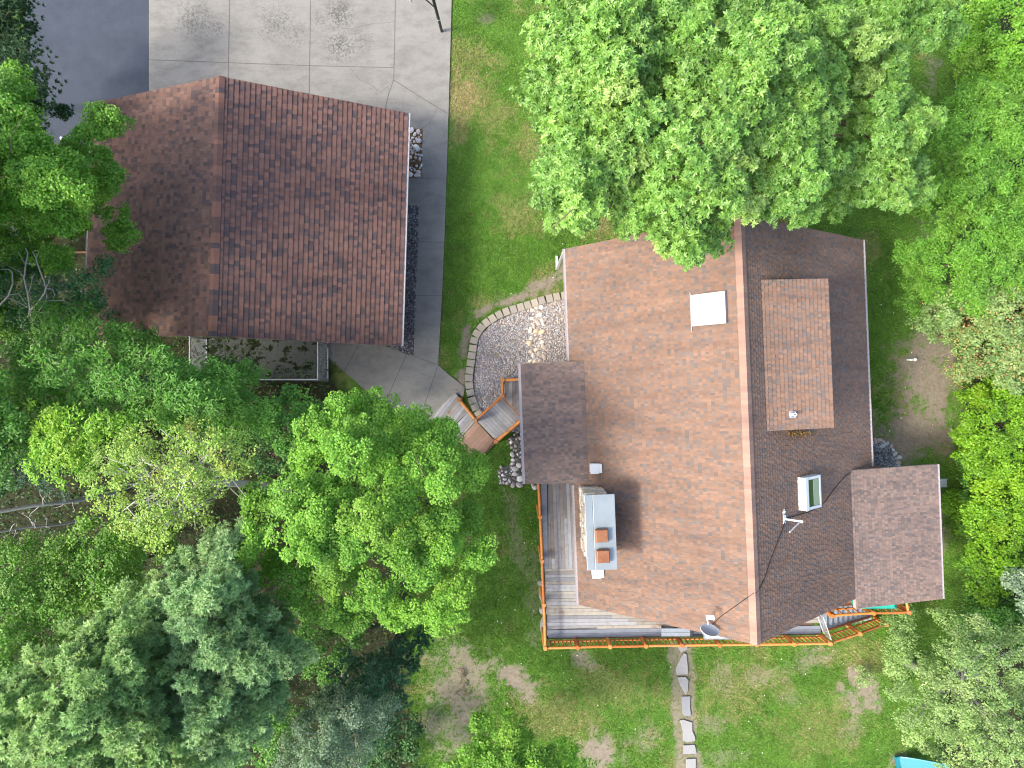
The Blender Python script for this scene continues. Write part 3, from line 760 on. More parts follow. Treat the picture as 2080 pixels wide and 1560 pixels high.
# white gate between deck and stairs
ga = W(1671, 1253, 2.5); gb = W(1687.5, 1299, 2.5)
mb = MB()
for z in (1.85, 2.55): mb.tube([(ga.x, ga.y, z), (gb.x, gb.y, z)], .014, 6)
for k in range(15):
    p = ga.lerp(gb, k / 14); mb.tube([(p.x, p.y, 1.85), (p.x, p.y, 2.55)], .007 if 0 < k < 14 else .014, 6)
props(mb.build('gate', 'white_metal', None, 0, (ga.x, ga.y, DZ)), 'white barred metal gate closing the top of the deck stairs', 'gate')
print('balusters', nbal[0])

# entry boardwalk: two landings turned to the path and one by the door
entry = thing('entry_steps', 'stepped wooden entry landings with orange log handrails', 'steps', W(965, 854, 0))
def pw(pts, z): return [tuple(W(x, y, z))[:2] for x, y in pts]
Z1, Z2, Z3 = .18, .50, .78
def landing(poly, z, dirp, cols, seed, label):
    a = W(*dirp[0], z); b = W(*dirp[1], z); d = b - a
    mb = MB(); boards(mb, pw(poly, z), (d.x, d.y), .15, .009, z - .04, z, cols, seed); o = mb.build('deck_boards', 'deck_wood', entry); o['label'] = label
    mb = MB(); mb.prism(pw([(x * .985 + cx_ * .015, y * .985 + cy_ * .015) for (x, y) in poly for cx_, cy_ in [(sum(p[0] for p in poly) / len(poly), sum(p[1] for p in poly) / len(poly))]], z), z - .17, z - .045); mb.build('rim_joist', 'joist', entry)
landing([(925, 798), (967, 855), (920, 905), (868, 850)], Z1, ((900, 830), (925, 798)), GREYW, 11, 'grey planks at the path end')
landing([(967.5, 855.5), (1008, 899), (965, 945), (921, 905)], Z1 - .002, ((921, 905), (967.5, 855.5)), [(.23, .145, .105), (.20, .125, .09), (.25, .165, .12)], 12, 'reddish brown stained planks')
landing([(966, 852), (1019, 806), (1064, 853), (1011, 898)], Z2, ((966, 852), (1011, 898)), GREYW, 13, 'wide grey planks of the middle landing')
landing([(1020, 775), (1085, 772), (1085, 852), (1063, 850), (1020, 805)], Z3, ((1040, 775), (1041, 850)), GREYW, 14, 'narrow planks of the top landing')
mb = MB(); a, b = W(1020, 806.5, Z3), W(1064, 852.5, Z3); mb.beam(a - Vector((0, 0, .06)), b - Vector((0, 0, .06)), .1, .11); mb.col = (.3, .17, .1); mb.build('step_nosing', 'siding', entry)
ep = [(W(932, 812, 1.1), 0, 1.1), (W(965.5, 854, 1.4), 0, 1.4), (W(1021, 804.5, 1.65), 0, 1.65), (W(1021, 772, 1.7), 0, 1.7), (W(1007.5, 897.5, 1.3), 0, 1.3)]
BRL = [(.36, .16, .05), (.32, .14, .05)]
for p, z0, z1 in ep: log_post(entry, p, z0, z1, .10, random.choice(BRL))
def erail(a, b, z0, z1, r=.06):
    mb = MB(); mb.col = random.choice(LOGC); mb.tube([(a.x, a.y, z0), ((a.x + b.x) / 2, (a.y + b.y) / 2, (z0 + z1) / 2 - .01), (b.x, b.y, z1)], r, 10); mb.build('top_rail', 'log', entry)
    mb = MB(); mb.col = random.choice(LOGC); mb.tube([(a.x, a.y, z0 - .55), (b.x, b.y, z1 - .55)], r * .8, 8); mb.build('bottom_rail', 'log', entry)
erail(ep[0][0], ep[1][0], 1.0, 1.15); erail(ep[1][0], ep[2][0], 1.28, 1.5); erail(ep[2][0], ep[3][0], 1.52, 1.55)
erail(ep[3][0], W(1075, 770, 1.6), 1.58, 1.6); erail(ep[4][0], W(1068, 846, 1.5), 1.2, 1.45, .075)

# things on the deck and the roof
c = W(1452, 1289, 2.5)
tb = thing('patio_table', 'white topped patio table with dark frame under the gable tip', 'table', (c.x, c.y, DZ))
mb = MB(); mb.box(c.x - .38, c.x + .75, c.y - .16, c.y + .6, 2.46, 2.5); mb.build('table_top', 'white_plastic', tb, .01)
mb = MB(); mb.box(c.x - .46, c.x - .384, c.y - .2, c.y + .64, 2.44, 2.505); mb.box(c.x - .384, c.x + .8, c.y - .2, c.y - .164, 2.44, 2.505); mb.build('table_frame', 'dish_grey', tb)
for dx in (-.36, .7):
    for dy in (-.12, .55):
        mb = MB(); mb.box(c.x + dx - .03, c.x + dx + .03, c.y + dy - .03, c.y + dy + .03, DZ + .005, 2.44); mb.build('leg', 'dish_grey', tb)
c = W(1380, 1286, 2.2)
bn = thing('bench', 'low grey plank bench on the deck beside the white table', 'bench', (c.x, c.y, DZ))
mb = MB(); mb.box(c.x - .75, c.x + .45, c.y - .14, c.y + .02, 2.14, 2.19); mb.box(c.x - .75, c.x + .45, c.y + .03, c.y + .19, 2.14, 2.19); mb.build('seat', 'tread', bn)
for dx in (-.65, .35):
    mb = MB(); mb.box(c.x + dx - .03, c.x + dx + .03, c.y - .12, c.y + .17, DZ + .005, 2.14); mb.build('leg', 'black_metal', bn)
mb = MB(); mb.box(c.x + .455, c.x + .52, c.y - .1, c.y + .2, DZ + .005, 2.5); mb.box(c.x + .52, c.x + .9, c.y - .03, c.y + .03, 2.4, 2.46); mb.build('armrest', 'black_metal', bn)
c = W(1790, 1219, 2.7)
mb = MB()
for k, (zz0, s0) in enumerate([(DZ + .005, .62), (DZ + .45, .58), (2.55, .56), (2.72, .45)]):
    pass
ring = lambda s, z, sy=.42: [(c.x - s * 1.35, c.y - sy * s / .56, z), (c.x, c.y - (sy + .02) * s / .56, z - .02), (c.x + s * 1.35, c.y - sy * s / .56, z + .01), (c.x + s * 1.35, c.y + sy * s / .56, z), (c.x, c.y + sy * s / .56, z + .02), (c.x - s * 1.35, c.y + sy * s / .56, z)]
rings = [ring(.60, DZ + .03), ring(.565, DZ + .4), ring(.56, 2.5), ring(.42, 2.68)]
vs = [p for r__ in rings for p in r__]; fs = [tuple(range(5, -1, -1)), tuple(range(18, 24))]
for i in range(3):
    for k in range(6): fs.append((i * 6 + k, i * 6 + (k + 1) % 6, (i + 1) * 6 + (k + 1) % 6, (i + 1) * 6 + k))
mb.add([(x - c.x, y - c.y, z - DZ) for x, y, z in vs], fs); o = mb.build('covered_grill', 'teal_fabric', None, .03); o.location = (c.x, c.y, DZ)
props(o, 'grill under a teal green fabric cover on the side landing', 'grill')
# satellite dish near the gable tip
p = roof_pt(1437, 1283, -1); pw_ = hw(p); dc = W(1442, 1279.5, pw_.z + .55)
dish = thing('satellite_dish', 'grey satellite dish with white feed arm at the roof edge', 'satellite dish', pw_)
nrm_d = Vector((.12, .86, .46)).normalized(); e1 = nrm_d.cross(Vector((0, 0, 1))).normalized(); e2 = e1.cross(nrm_d)
def bowl(mb, off, flip):
    vs = [dc + nrm_d * (-.08 + off)]; fs = []; NR, NA = 5, 28
    for i in range(1, NR + 1):
        rr_ = i / NR
        for k in range(NA):
            a = 2 * math.pi * k / NA; vs.append(dc + e1 * math.cos(a) * .30 * rr_ + e2 * math.sin(a) * .26 * rr_ + nrm_d * (-.08 * (1 - rr_ ** 2) + off))
    for k in range(NA):
        f = (0, 1 + k, 1 + (k + 1) % NA); fs.append(f[::-1] if flip else f)
    for i in range(NR - 1):
        for k in range(NA):
            f = (1 + i * NA + k, 1 + (i + 1) * NA + k, 1 + (i + 1) * NA + (k + 1) % NA, 1 + i * NA + (k + 1) % NA); fs.append(f[::-1] if flip else f)
    mb.add(vs, fs, True)
mb = MB(); bowl(mb, 0, False); bowl(mb, -.02, True); mb.build('reflector', 'dish_grey', dish)
mb = MB(); rim = [dc + e1 * math.cos(a) * .305 + e2 * math.sin(a) * .265 - nrm_d * .01 for a in np.linspace(0, 2 * math.pi, 33)]; mb.tube(rim, .012, 6, False); mb.build('rim', 'white_plastic', dish)
fe = W(1437, 1251, dc.z + .25); fe2 = fe + Vector((.2, -.01, .02)); st = dc - e2 * .24
mb = MB(); mb.tube([st, st.lerp(fe, .6) - Vector((.02, 0, .02)), fe], .026, 8); mb.build('feed_arm', 'white_plastic', dish)
mb = MB(); mb.beam(fe - Vector((.05, 0, 0)), fe2, .07, .07)
for k in range(3): q = fe.lerp(fe2, .35 + k * .32); mb.tube([q, q - Vector((0, .11, .04))], [.035, .045], 10)
mb.build('receiver', 'white_plastic', dish)
mb = MB(); mb.tube([pw_ - Vector((0, 0, .02)), pw_ + Vector((0, -.05, .3)), dc - nrm_d * .1], .03, 8); mb.beam(pw_ + Vector((-.12, 0, -.03)), pw_ + Vector((.12, 0, .04)), .16, .03); mb.build('mast', 'grey_metal', dish)
# empty dish bracket on the other slope
a = hw(roof_pt(1594, 1054, 1)); e = W(1626, 1059, a.z + .35); g = W(1604, 1081, a.z + .95)
br = thing('mast_bracket', 'bare white bent pipe bracket on the roof below the skylight', 'bracket', a)
mb = MB(); mb.tube([a + Vector((0, 0, .03)), e], .035, 8); mb.tube([e, g], .022, 8); mb.tube([e - Vector((0, 0, .05)), e + Vector((.04, -.01, .04))], .05, 8); mb.build('pipe', 'white_plastic', br)
mb = MB(); mb.beam(a + Vector((-.03, .14, .06)), a + Vector((-.03, -.14, .06)), .16, .02, (.63, 0, .78)); mb.build('foot_plate', 'white_plastic', br)
b_ = hw(roof_pt(1593, 1039, 1))
mb = MB(); mb.beam(Vector((-.04, .09, .05)), Vector((-.04, -.09, .05)), .13, .02, (.63, 0, .78)); mb.beam(Vector((-.1, 0, .09)), Vector((.02, 0, .03)), .05, .03); o = mb.build('roof_clamp', 'white_plastic'); o.location = b_
props(o, 'small pale blue white clamp plate on the roof above the pipe bracket', 'clamp')
# cable over the ridge
def lift(pl, d=.05): return [q + Vector((0, 0, d)) for q in pl]
cb = [hw(roof_pt(x, y, 1)) for x, y in ((1726, 958), (1708, 975), (1690, 997), (1676, 1017), (1663, 1029), (1640, 1040), (1612, 1048), (1596, 1052))]
cb += [hw(roof_pt(x, y, 1)) for x, y in ((1584, 1085), (1566, 1130), (1552, 1172), (1542, 1194), (1534, 1204))]
cb += [hw(roof_pt(x, y, -1)) for x, y in ((1531, 1203), (1515, 1214), (1490, 1232), (1462, 1252), (1446, 1268))]
cb = lift(cb, .055); mb = MB(); mb.tube([q - cb[0] for q in cb], .012, 6); o = mb.build('cable', 'rubber'); o.location = cb[0]
props(o, 'thin black cable running over the ridge to the satellite dish', 'cable')
# dead leaves caught under the dormer
n = 170; px = rng.normal(1622, 12, n); py = 877 + np.abs(rng.normal(0, 4, n)); pts = np.array([hw(roof_pt(a, b, 1)) for a, b in zip(px, py)]) + [0, 0, .05]
tint = np.array([(.35, .20, .05), (.28, .16, .05), (.16, .10, .05)])[rng.integers(0, 3, n)]
props(leaves('leaf_litter', 'leaf', pts, unit(n) * .4 + [.5, 0, .8], unit(n), rng.uniform(.06, .12, n), rng.uniform(.04, .07, n), tint, None), 'brown dead leaves caught below the dormer', None, None, 'stuff')

# ------------------------------------------------------------------ garage
GZ, GE = 6.0, 3.0
hR, hE = H - GZ, H - GE
g0 = W(447, 155, GZ); g1 = W(431, 683, GZ); GO = (g0 + g1) / 2; ga_ = math.atan2(-(g0.x - g1.x), g0.y - g1.y)
gc, gs = math.cos(ga_), math.sin(ga_)
def gw(p): return Vector((GO.x + p[0] * gc - p[1] * gs, GO.y + p[0] * gs + p[1] * gc, p[2]))
def gl(p): d = Vector(p) - GO; return Vector((d.x * gc + d.y * gs, -d.x * gs + d.y * gc, p[2]))
GL = (g0 - g1).length / 2
# eave heights follow from the gable outline
def eave_solve(px, py, corner):
    best = None
    for i in range(200):
        z = 1.5 + i * .02; q = gl(W(px, py, z)); e = abs(q.y - corner)
        if best is None or e < best[0]: best = (e, z, q.x)
    return best
eR = [eave_solve(826, 232, GL), eave_solve(815, 705, -GL)]; eL = [eave_solve(188, 208, GL)]
print('garage eaves', eR, eL, GL, math.degrees(ga_))
GW = (abs(eR[0][2]) + abs(eL[0][2])) / 2; GEz = (eR[0][1] + eL[0][1]) / 2
GWR, GWL = gl(W(821, 470, GEz)).x, -gl(W(188, 208, GEz)).x
gar = thing('garage', 'wide detached garage with dark reddish brown gabled shingle roof', 'garage', (GO.x, GO.y, 0))
w = MB(gw); gsl = (GZ - GEz) / GW
prof = [(-GWL + .45, 0), (GWR - .45, 0), (GWR - .45, GEz + .45 * gsl - .22), (0, GZ - .24), (-GWL + .45, GEz + .45 * gsl - .22)]
w.add([(x, -GL + .3, z) for x, z in prof] + [(x, GL - .3, z) for x, z in prof], [(0, 1, 2, 3, 4), (9, 8, 7, 6, 5)] + [(i, i + 5, (i + 1) % 5 + 5, (i + 1) % 5) for i in range(5)])
w.build('wall', 'siding', gar)
r_ = MB(gw)
slope_slab(r_, (-GWL, GL, GEz), (-GWL, -GL, GEz), (0, -GL, GZ), (0, GL, GZ), .18); slope_slab(r_, (GWR, -GL, GEz), (GWR, GL, GEz), (0, GL, GZ), (0, -GL, GZ), .18)
groof = r_.build('roof', 'fascia', gar)
for sg, wd, pal, sd in ((-1, GWL, PAL_GAR_L, 31), (1, GWR, PAL_GAR, 32)):
    m_ = MB(gw); v = Vector((-sg * wd, 0, GZ - GEz)); shingles(m_, (sg * wd, -GL, GEz), (0, 1, 0), v, 2 * GL, v.length - .1, pal, sd, .19, .028, (.10, .21), .72)
    m_.build('shingles', 'shingle', groof)
mb = MB(gw); rr = random.Random(8); y = -GL; cc = (.2, .1, .07)
while y < GL:
    y1 = min(GL, y + .19)
    if rr.random() < .55: cc = rr.choice([(.18, .095, .07), (.20, .105, .078), (.14, .08, .065), (.075, .06, .062), (.11, .07, .06)])
    mb.col = cc
    for sg, wd in ((-1, GWL), (1, GWR)):
        sl = (GZ - GEz) / wd; x = sg * .17; z = GZ - sl * .17
        a, b, c_, d = (0, y, GZ + .07), (0, y1 + .012, GZ + .055), (x, y1 + .012, z + .045), (x, y, z + .06)
        mb.quad(*([a, b, c_, d] if sg < 0 else [d, c_, b, a])); e = [(x, y, z + .06), (x, y1, z + .045), (x, y1, z - .02), (x, y, z - .02)]; mb.quad(*(e if sg < 0 else e[::-1]))
    y = y1
mb.build('ridge_cap', 'shingle', groof)
gutter(gw, GWR, GEz, -GL, GL, 1, gar); gutter(gw, -GWL, GEz, -GL, GL, -1, gar)
for xc in (-3.6, 0.2, 3.9):
    mb = MB(gw); mb.box(xc - 1.4, xc + 1.4, GL - .3, GL - .25, .05, 2.2); d = mb.build('garage_door', 'white_metal', gar)
mb = MB(gw); mb.box(GWR - .45, GWR - .41, .5, 1.5, .05, 2.1); mb.build('door', 'white_metal', gar)

# chain link kennel behind the garage
kx0, kx1 = W(421, 770, 0).x, W(667, 770, 0).x; ky = W(500, 771, 0).y; kyn = gw((0, -GL + .3, 0)).y - .02
slab('kennel_slab', [(388, 620), (667, 640), (667, 775), (388, 771)], -.1, .034, 'mossy_shaded_concrete', 'moss stained and shade darkened concrete pad of the dog kennel')
ken = thing('dog_kennel', 'chain link dog kennel behind the garage', 'kennel', (kx1, ky, 0)); KH = 1.75
def fence_panel(a, b, name='fence_panel'):
    a = Vector(a); b = Vector(b); mb = MB(); L = (b - a).length; d = (b - a).normalized()
    n_ = int((L + KH) / .11)
    for k in range(n_):
        for sg in (1, -1):
            s0 = k * .11 - (KH if sg > 0 else 0); s1 = s0 + sg * 0 + (KH if sg > 0 else 0)
            p0 = (k * .11 - KH, .08); p1 = (k * .11, KH)
            if sg < 0: p0, p1 = (k * .11, .08), (k * .11 - KH, KH)
            (u0, z0), (u1, z1) = p0, p1
            def clip(u0, z0, u1, z1):
                for lim, side in ((0, 0), (L, 1)):
                    if side == 0 and u0 < 0 and u1 > 0 or side == 0 and u1 < 0 and u0 > 0 or side == 1 and (u0 - L) * (u1 - L) < 0:
                        tt = (lim - u0) / (u1 - u0); zc = z0 + tt * (z1 - z0)
                        if (u0 < 0 and side == 0) or (u0 > L and side == 1): u0, z0 = lim, zc
                        else: u1, z1 = lim, zc
                return u0, z0, u1, z1
            if max(u0, u1) <= 0 or min(u0, u1) >= L: continue
            u0, z0, u1, z1 = clip(u0, z0, u1, z1)
            A = a + d * u0; B = a + d * u1; mb.tube([(A.x, A.y, z0), (B.x, B.y, z1)], .0035, 3, False)
    fr = mb.build(name, 'galvanised', ken)
    for z in (.08, KH): mb = MB(); mb.tube([(a.x, a.y, z), (b.x, b.y, z)], .028, 8); mb.build('rail', 'galvanised', fr)
fence_panel((kx0, ky, 0), (kx1, ky, 0)); fence_panel((kx1, ky, 0), (kx1, ky + 1.55, 0)); fence_panel((kx0, ky, 0), (kx0, kyn, 0))
fence_panel((kx1, ky + 1.6, 0), (kx1, kyn, 0), 'gate')
for p in ((kx0, ky), (kx1, ky), (kx1, ky + 1.58), (kx0, kyn), (kx1, kyn), ((kx0 + kx1) / 2, ky)):
    mb = MB(); mb.tube([(p[0], p[1], 0), (p[0], p[1], KH + .06)], .034, 8); mb.build('post', 'galvanised', ken)

# basketball hoop
bp = W(897.5, 64, 0)
hoop = thing('basketball_hoop', 'black pole basketball hoop at the driveway edge', 'basketball hoop', bp)
tp = W(881, 2, 2.75)
mb = MB(); mb.tube([bp, bp.lerp(tp, .55), tp, tp + Vector((-.03, .1, .5))], .065, 12); mb.build('pole', 'black_metal', hoop)
mb = MB(); m0 = bp.lerp(tp, .42); mb.tube([m0, m0 + (tp - bp).normalized() * .05], .07, 12); mb.build('collar', 'white_metal', hoop)
bx_ = W(850, -22, 3.2); dirb = Vector((-1, .18, 0)).normalized(); nb_ = Vector((-dirb.y, dirb.x, 0))
bc = tp + dirb * .78 + Vector((0, .25, .75)); mb = MB()
for dz_ in (-.35, .15):
    for s_ in (-.12, .12): mb.tube([tp + Vector((0, .02, dz_ + .1)) + nb_ * s_, bc - dirb * .03 + Vector((0, 0, dz_)) + nb_ * s_], .028, 8)
mb.build('extension_arm', 'black_metal', hoop)
mb = MB(); A = bc; hw_, hh_ = .68, .48
mb.solid([A + nb_ * -hw_ + Vector((0, 0, -hh_)), A + nb_ * hw_ + Vector((0, 0, -hh_)), A + nb_ * hw_ + dirb * .05 + Vector((0, 0, -hh_)), A + nb_ * -hw_ + dirb * .05 + Vector((0, 0, -hh_))],
         [A + nb_ * -hw_ + Vector((0, 0, hh_)), A + nb_ * hw_ + Vector((0, 0, hh_)), A + nb_ * hw_ + dirb * .05 + Vector((0, 0, hh_)), A + nb_ * -hw_ + dirb * .05 + Vector((0, 0, hh_))])
mb.build('backboard', 'white_plastic', hoop)
rc = A + dirb * .36 + Vector((0, 0, -.33)); mb = MB()
mb.tube([rc + Vector((math.cos(a) * .228, math.sin(a) * .228, 0)) for a in np.linspace(0, 2 * math.pi, 25)], .012, 6, False); mb.beam(A + dirb * .05 + Vector((0, 0, -.33)), rc - dirb * .22, .1, .03); mb.build('rim', 'grey_metal', hoop)
mb = MB()
for k in range(12):
    a = 2 * math.pi * k / 12; a2 = a + .5; a3 = a - .5
    for b2 in (a2, a3): mb.tube([rc + Vector((math.cos(a) * .22, math.sin(a) * .22, 0)), rc + Vector((math.cos(b2) * .17, math.sin(b2) * .17, -.2)), rc + Vector((math.cos(a) * .13, math.sin(a) * .13, -.4))], .007, 4, False)
mb.build('net', 'net', hoop)

# ------------------------------------------------------------------ stones, gravel, edging
def ico_unit(sub=2):
    import bmesh
    bm = bmesh.new(); bmesh.ops.create_icosphere(bm, subdivisions=sub, radius=1.0)
    bm.verts.ensure_lookup_table(); bm.faces.ensure_lookup_table()
    V = np.array([v.co[:] for v in bm.verts]); Fc = [tuple(v.index for v in f.verts) for f in bm.faces]; bm.free(); return V, Fc
ICO1, ICOF1 = ico_unit(1); ICO2, ICOF2 = ico_unit(3)
def stuff_pebbles(name, label, poly, n, size, cols, z0=0., avoid=None):
    pl = np.array(poly, float); lo, hi = pl.min(0), pl.max(0); px = rng.uniform(lo[0], hi[0], n * 3); py = rng.uniform(lo[1], hi[1], n * 3)
    k = in_poly(px, py, pl); px, py = px[k][:n], py[k][:n]; n = len(px)
    P = Wn(px, py, 0 * px); P[:, 2] = z0 + rng.uniform(-.01, .02, n)
    s = rng.uniform(size[0], size[1], n)[:, None] * np.stack([rng.uniform(.8, 1.3, n), rng.uniform(.7, 1.1, n), rng.uniform(.5, .8, n)], 1)
    a = rng.uniform(0, 6.28, n); ca, sa = np.cos(a), np.sin(a)
    V = ICO1[None] * (1 + rng.uniform(-.15, .15, (n, len(ICO1), 1))) * s[:, None, :]
    X = V[..., 0] * ca[:, None] - V[..., 1] * sa[:, None]; Y = V[..., 0] * sa[:, None] + V[..., 1] * ca[:, None]
    V = np.stack([X, Y, V[..., 2]], -1) + P[:, None]
    t_ = np.array(cols)[rng.integers(0, len(cols), n)] * rng.uniform(.6, .95, (n, 1))
    return props(npmesh(name, 'pebble', V.reshape(-1, 3), len(ICO1), ICOF1, t_, None, True), label, None, None, 'stuff')
STONE_MESH = []
def stone_mesh(col, seed):
    r = np.random.default_rng(seed); d = unit(4)
    V = ICO2.copy()
    for k in range(5):
        dd = r.normal(size=3); dd /= np.linalg.norm(dd); lim = r.uniform(.55, .9); h_ = V @ dd; V -= np.where(h_ > lim, (h_ - lim) * .8, 0)[:, None] * dd
    V *= [1.15, .85, .6]
    me = bpy.data.meshes.new('river_stone'); me.from_pydata([tuple(v) for v in V], [], ICOF2); me.polygons.foreach_set('use_smooth', np.ones(len(me.polygons), bool))
    at = me.color_attributes.new('tint', 'FLOAT_COLOR', 'POINT'); c = np.ones((len(V), 4), np.float32); c[:, :3] = col; at.data.foreach_set('color', c.ravel())
    me.materials.append(MATS['pebble']); return me
def stone_bed(name, label, group, cat, spots, cols, nm=8):
    pool = [stone_mesh(cols[k % len(cols)], 100 + k + len(label)) for k in range(max(nm, len(cols)))]
    for i, (px, py, rp, *rest) in enumerate(spots):
        o = bpy.data.objects.new(name, random.choice(pool)); COL.objects.link(o)
        r_m = rp / 45.0; q = W(px, py, 0)
        o.location = (q.x, q.y, (rest[0] if rest else 0) + r_m * .32); o.scale = (r_m * random.uniform(.9, 1.15), r_m * random.uniform(.85, 1.1), r_m * random.uniform(.8, 1.1)); o.rotation_euler = (random.uniform(-.2, .2), random.uniform(-.2, .2), random.uniform(0, 6.28))
        props(o, label, cat, group)
def scatter(poly, rmin, rmax, n, tight=.85, seed=1):
    r = random.Random(seed); pl = np.array(poly, float); lo, hi = pl.min(0), pl.max(0); out = []
    for _ in range(6000):
        if len(out) >= n: break
        x, y = r.uniform(lo[0], hi[0]), r.uniform(lo[1], hi[1]); rad = rmin + (rmax - rmin) * r.random() ** 2 if len(out) > n * .25 else r.uniform((rmin + rmax) / 2, rmax)
        if not in_poly(np.array([x]), np.array([y]), pl)[0]: continue
        if all(math.hypot(x - a, y - b) > (rad + c) * tight for a, b, c in out): out.append((x, y, rad))
    return out
BED = [(1160, 600), (1100, 616), (1050, 633), (1000, 657), (974, 685), (967, 730), (962, 780), (968, 815), (984, 846), (1050, 880), (1100, 840), (1200, 740), (1200, 600)]
slab('gravel_base', BED, -.1, .01, 'grit', 'soil under the gravel bed')
GRAV = [(.40, .38, .37), (.33, .33, .34), (.50, .47, .43), (.38, .31, .26), (.26, .26, .28), (.56, .54, .52), (.44, .36, .30), (.33, .35, .38)]
stuff_pebbles('gravel', 'mixed grey gravel filling the curved bed beside the house', BED, 12500, (.030, .052), GRAV, .025)
CREAM = [(.55, .47, .36), (.50, .38, .25), (.60, .54, .45), (.42, .36, .30), (.56, .42, .28), (.62, .57, .50), (.47, .43, .38), (.38, .33, .28)]
strip_poly = [(1082, 626), (1102, 620), (1100, 640), (1104, 662), (1100, 690), (1108, 715), (1104, 742), (1070, 742), (1076, 715), (1074, 685), (1078, 655)]
stone_bed('river_stone', 'cream rounded cobble in the strip of stones crossing the gravel bed', 'cobbles crossing the gravel bed', 'stone', scatter(strip_poly, 2.6, 6.2, 110, .82, 3), CREAM)
RB1 = [(829, 264), (857, 264), (855, 361), (828, 361)]
slab('stone_bed_base', [(826, 262), (858.5, 262), (856, 361), (826, 361)], -.1, .012, 'needle_litter', 'dark soil under the stones by the garage')
big = [(835.5, 265.5, 6.5), (850, 268, 5.5), (843, 273, 4.5), (852, 287, 7), (846, 300, 6), (849, 305, 5.5), (852.5, 324, 4.5), (834.5, 355, 5), (848, 357, 6), (850, 350, 5), (834, 320, 4), (844, 321, 4)]
rest = [s for s in scatter(RB1, 2.2, 4.2, 95, .9, 5) if all(math.hypot(s[0] - b[0], s[1] - b[1]) > (s[2] + b[2]) * .85 for b in big)]
stone_bed('river_stone', 'grey or pinkish cobble in the rectangular stone bed beside the garage', 'cobbles beside the garage', 'stone', big + rest, [(.50, .49, .46), (.42, .36, .33), (.55, .54, .52), (.34, .33, .33), (.40, .31, .27)])
mb = MB(); q0 = W(826, 331.5, 0); q1 = W(856, 332.5, 0); mb.beam((0, 0, .08), (q1.x - q0.x, q1.y - q0.y, .08), .09, .14); o = mb.build('timber_edging', 'joist'); o.location = (q0.x, q0.y, 0)
props(o, 'dark timber bar lying across the cobbles beside the garage', 'timber')
DG = [(826, 417), (851, 417), (846, 560), (839, 721), (790, 705), (815, 690)]
slab('gravel_base', DG, -.1, .008, 'needle_litter', 'soil under the dark gravel strip')
stuff_pebbles('gravel', 'dark gravel strip along the garage wall', DG, 3600, (.03, .055), [(.10, .10, .11), (.06, .06, .065), (.16, .155, .16), (.26, .26, .26), (.05, .05, .06)], .02)
RE = [(1030, 895), (1062, 865), (1066, 985), (1018, 985), (1010, 955), (1035, 945), (1043, 915)]
stuff_pebbles('gravel', 'shaded gravel between the cobbles beside the entry roof', RE, 1200, (.025, .045), [(.16, .15, .15), (.24, .22, .2), (.10, .10, .10)], .0)
bigs = [(1041, 923, 6), (1042, 934, 4.5), (1041.5, 942, 5), (1046, 952, 7), (1046.5, 963, 5.5), (1057, 971, 8), (1055, 985, 7), (1042, 985, 6), (1025, 973, 4), (1035, 976, 4.5), (1082, 985, 4.5), (1087, 990, 6), (1018, 949, 4), (1028, 958, 3), (1054, 945, 6)]
stone_bed('river_stone', 'pale rough cobble in the shaded stones beneath the entry roof edge', 'cobbles beneath the entry roof', 'stone', bigs + [s for s in scatter(RE, 2.0, 4.2, 60, .95, 8) if all(math.hypot(s[0] - b[0], s[1] - b[1]) > (s[2] + b[2]) * .9 for b in bigs)], [(.44, .43, .40), (.36, .35, .34), (.52, .51, .49), (.30, .27, .25)])
RR = [(1766, 945), (1766, 898), (1785, 893), (1805, 898), (1818, 918), (1826, 940), (1824, 965), (1766, 965)]
stuff_pebbles('gravel', 'bluish gravel heap in the corner by the side roof', RR, 1500, (.03, .055), [(.13, .15, .17), (.22, .24, .26), (.08, .09, .10), (.30, .32, .33)], .02)
ring_ = [(1770, 899), (1777, 895), (1785, 894), (1793, 897), (1797, 903), (1803, 900), (1809, 906), (1813, 914), (1817, 922), (1821, 930), (1824, 939), (1826, 929), (1826, 948), (1790, 906)]
stone_bed('border_stone', 'flat grey stone in the ring round the bluish gravel heap', 'ring stones by the side roof', 'stone', [(x, y, random.uniform(3.8, 6)) for x, y in ring_], [(.30, .33, .35), (.38, .39, .39), (.25, .28, .31), (.33, .28, .26)])
# edging blocks on a curve
cv = [(1162, 597), (1148, 600), (1110, 608), (1070, 621), (1030, 633), (1003, 646), (981, 662), (966, 684), (960, 712), (956, 742), (953, 772), (957, 802), (966, 828), (977, 846), (984, 857)]
pts = [Vector(W(x, y, 0)) for x, y in cv]
dense = []
for i in range(len(pts) - 1):
    p0, p1, p2, p3 = pts[max(i - 1, 0)], pts[i], pts[i + 1], pts[min(i + 2, len(pts) - 1)]
    for k in range(20):
        t_ = k / 20; dense.append(.5 * ((2 * p1) + (p2 - p0) * t_ + (2 * p0 - 5 * p1 + 4 * p2 - p3) * t_ ** 2 + (3 * p1 - p0 - 3 * p2 + p3) * t_ ** 3))
blk = []
for k in range(4):
    mb = MB(); mb.col = [(.27, .245, .20), (.245, .225, .185), (.30, .27, .215), (.235, .22, .19)][k]; mb.prism([(-.155, -.165), (.155, -.165), (.145, .165), (-.145, .165)], -.05, .13); o = mb.build('edging_block', 'flagstone', None, .012); me = o.data; bpy.data.objects.remove(o); blk.append(me)
acc_ = 0; last = dense[0]
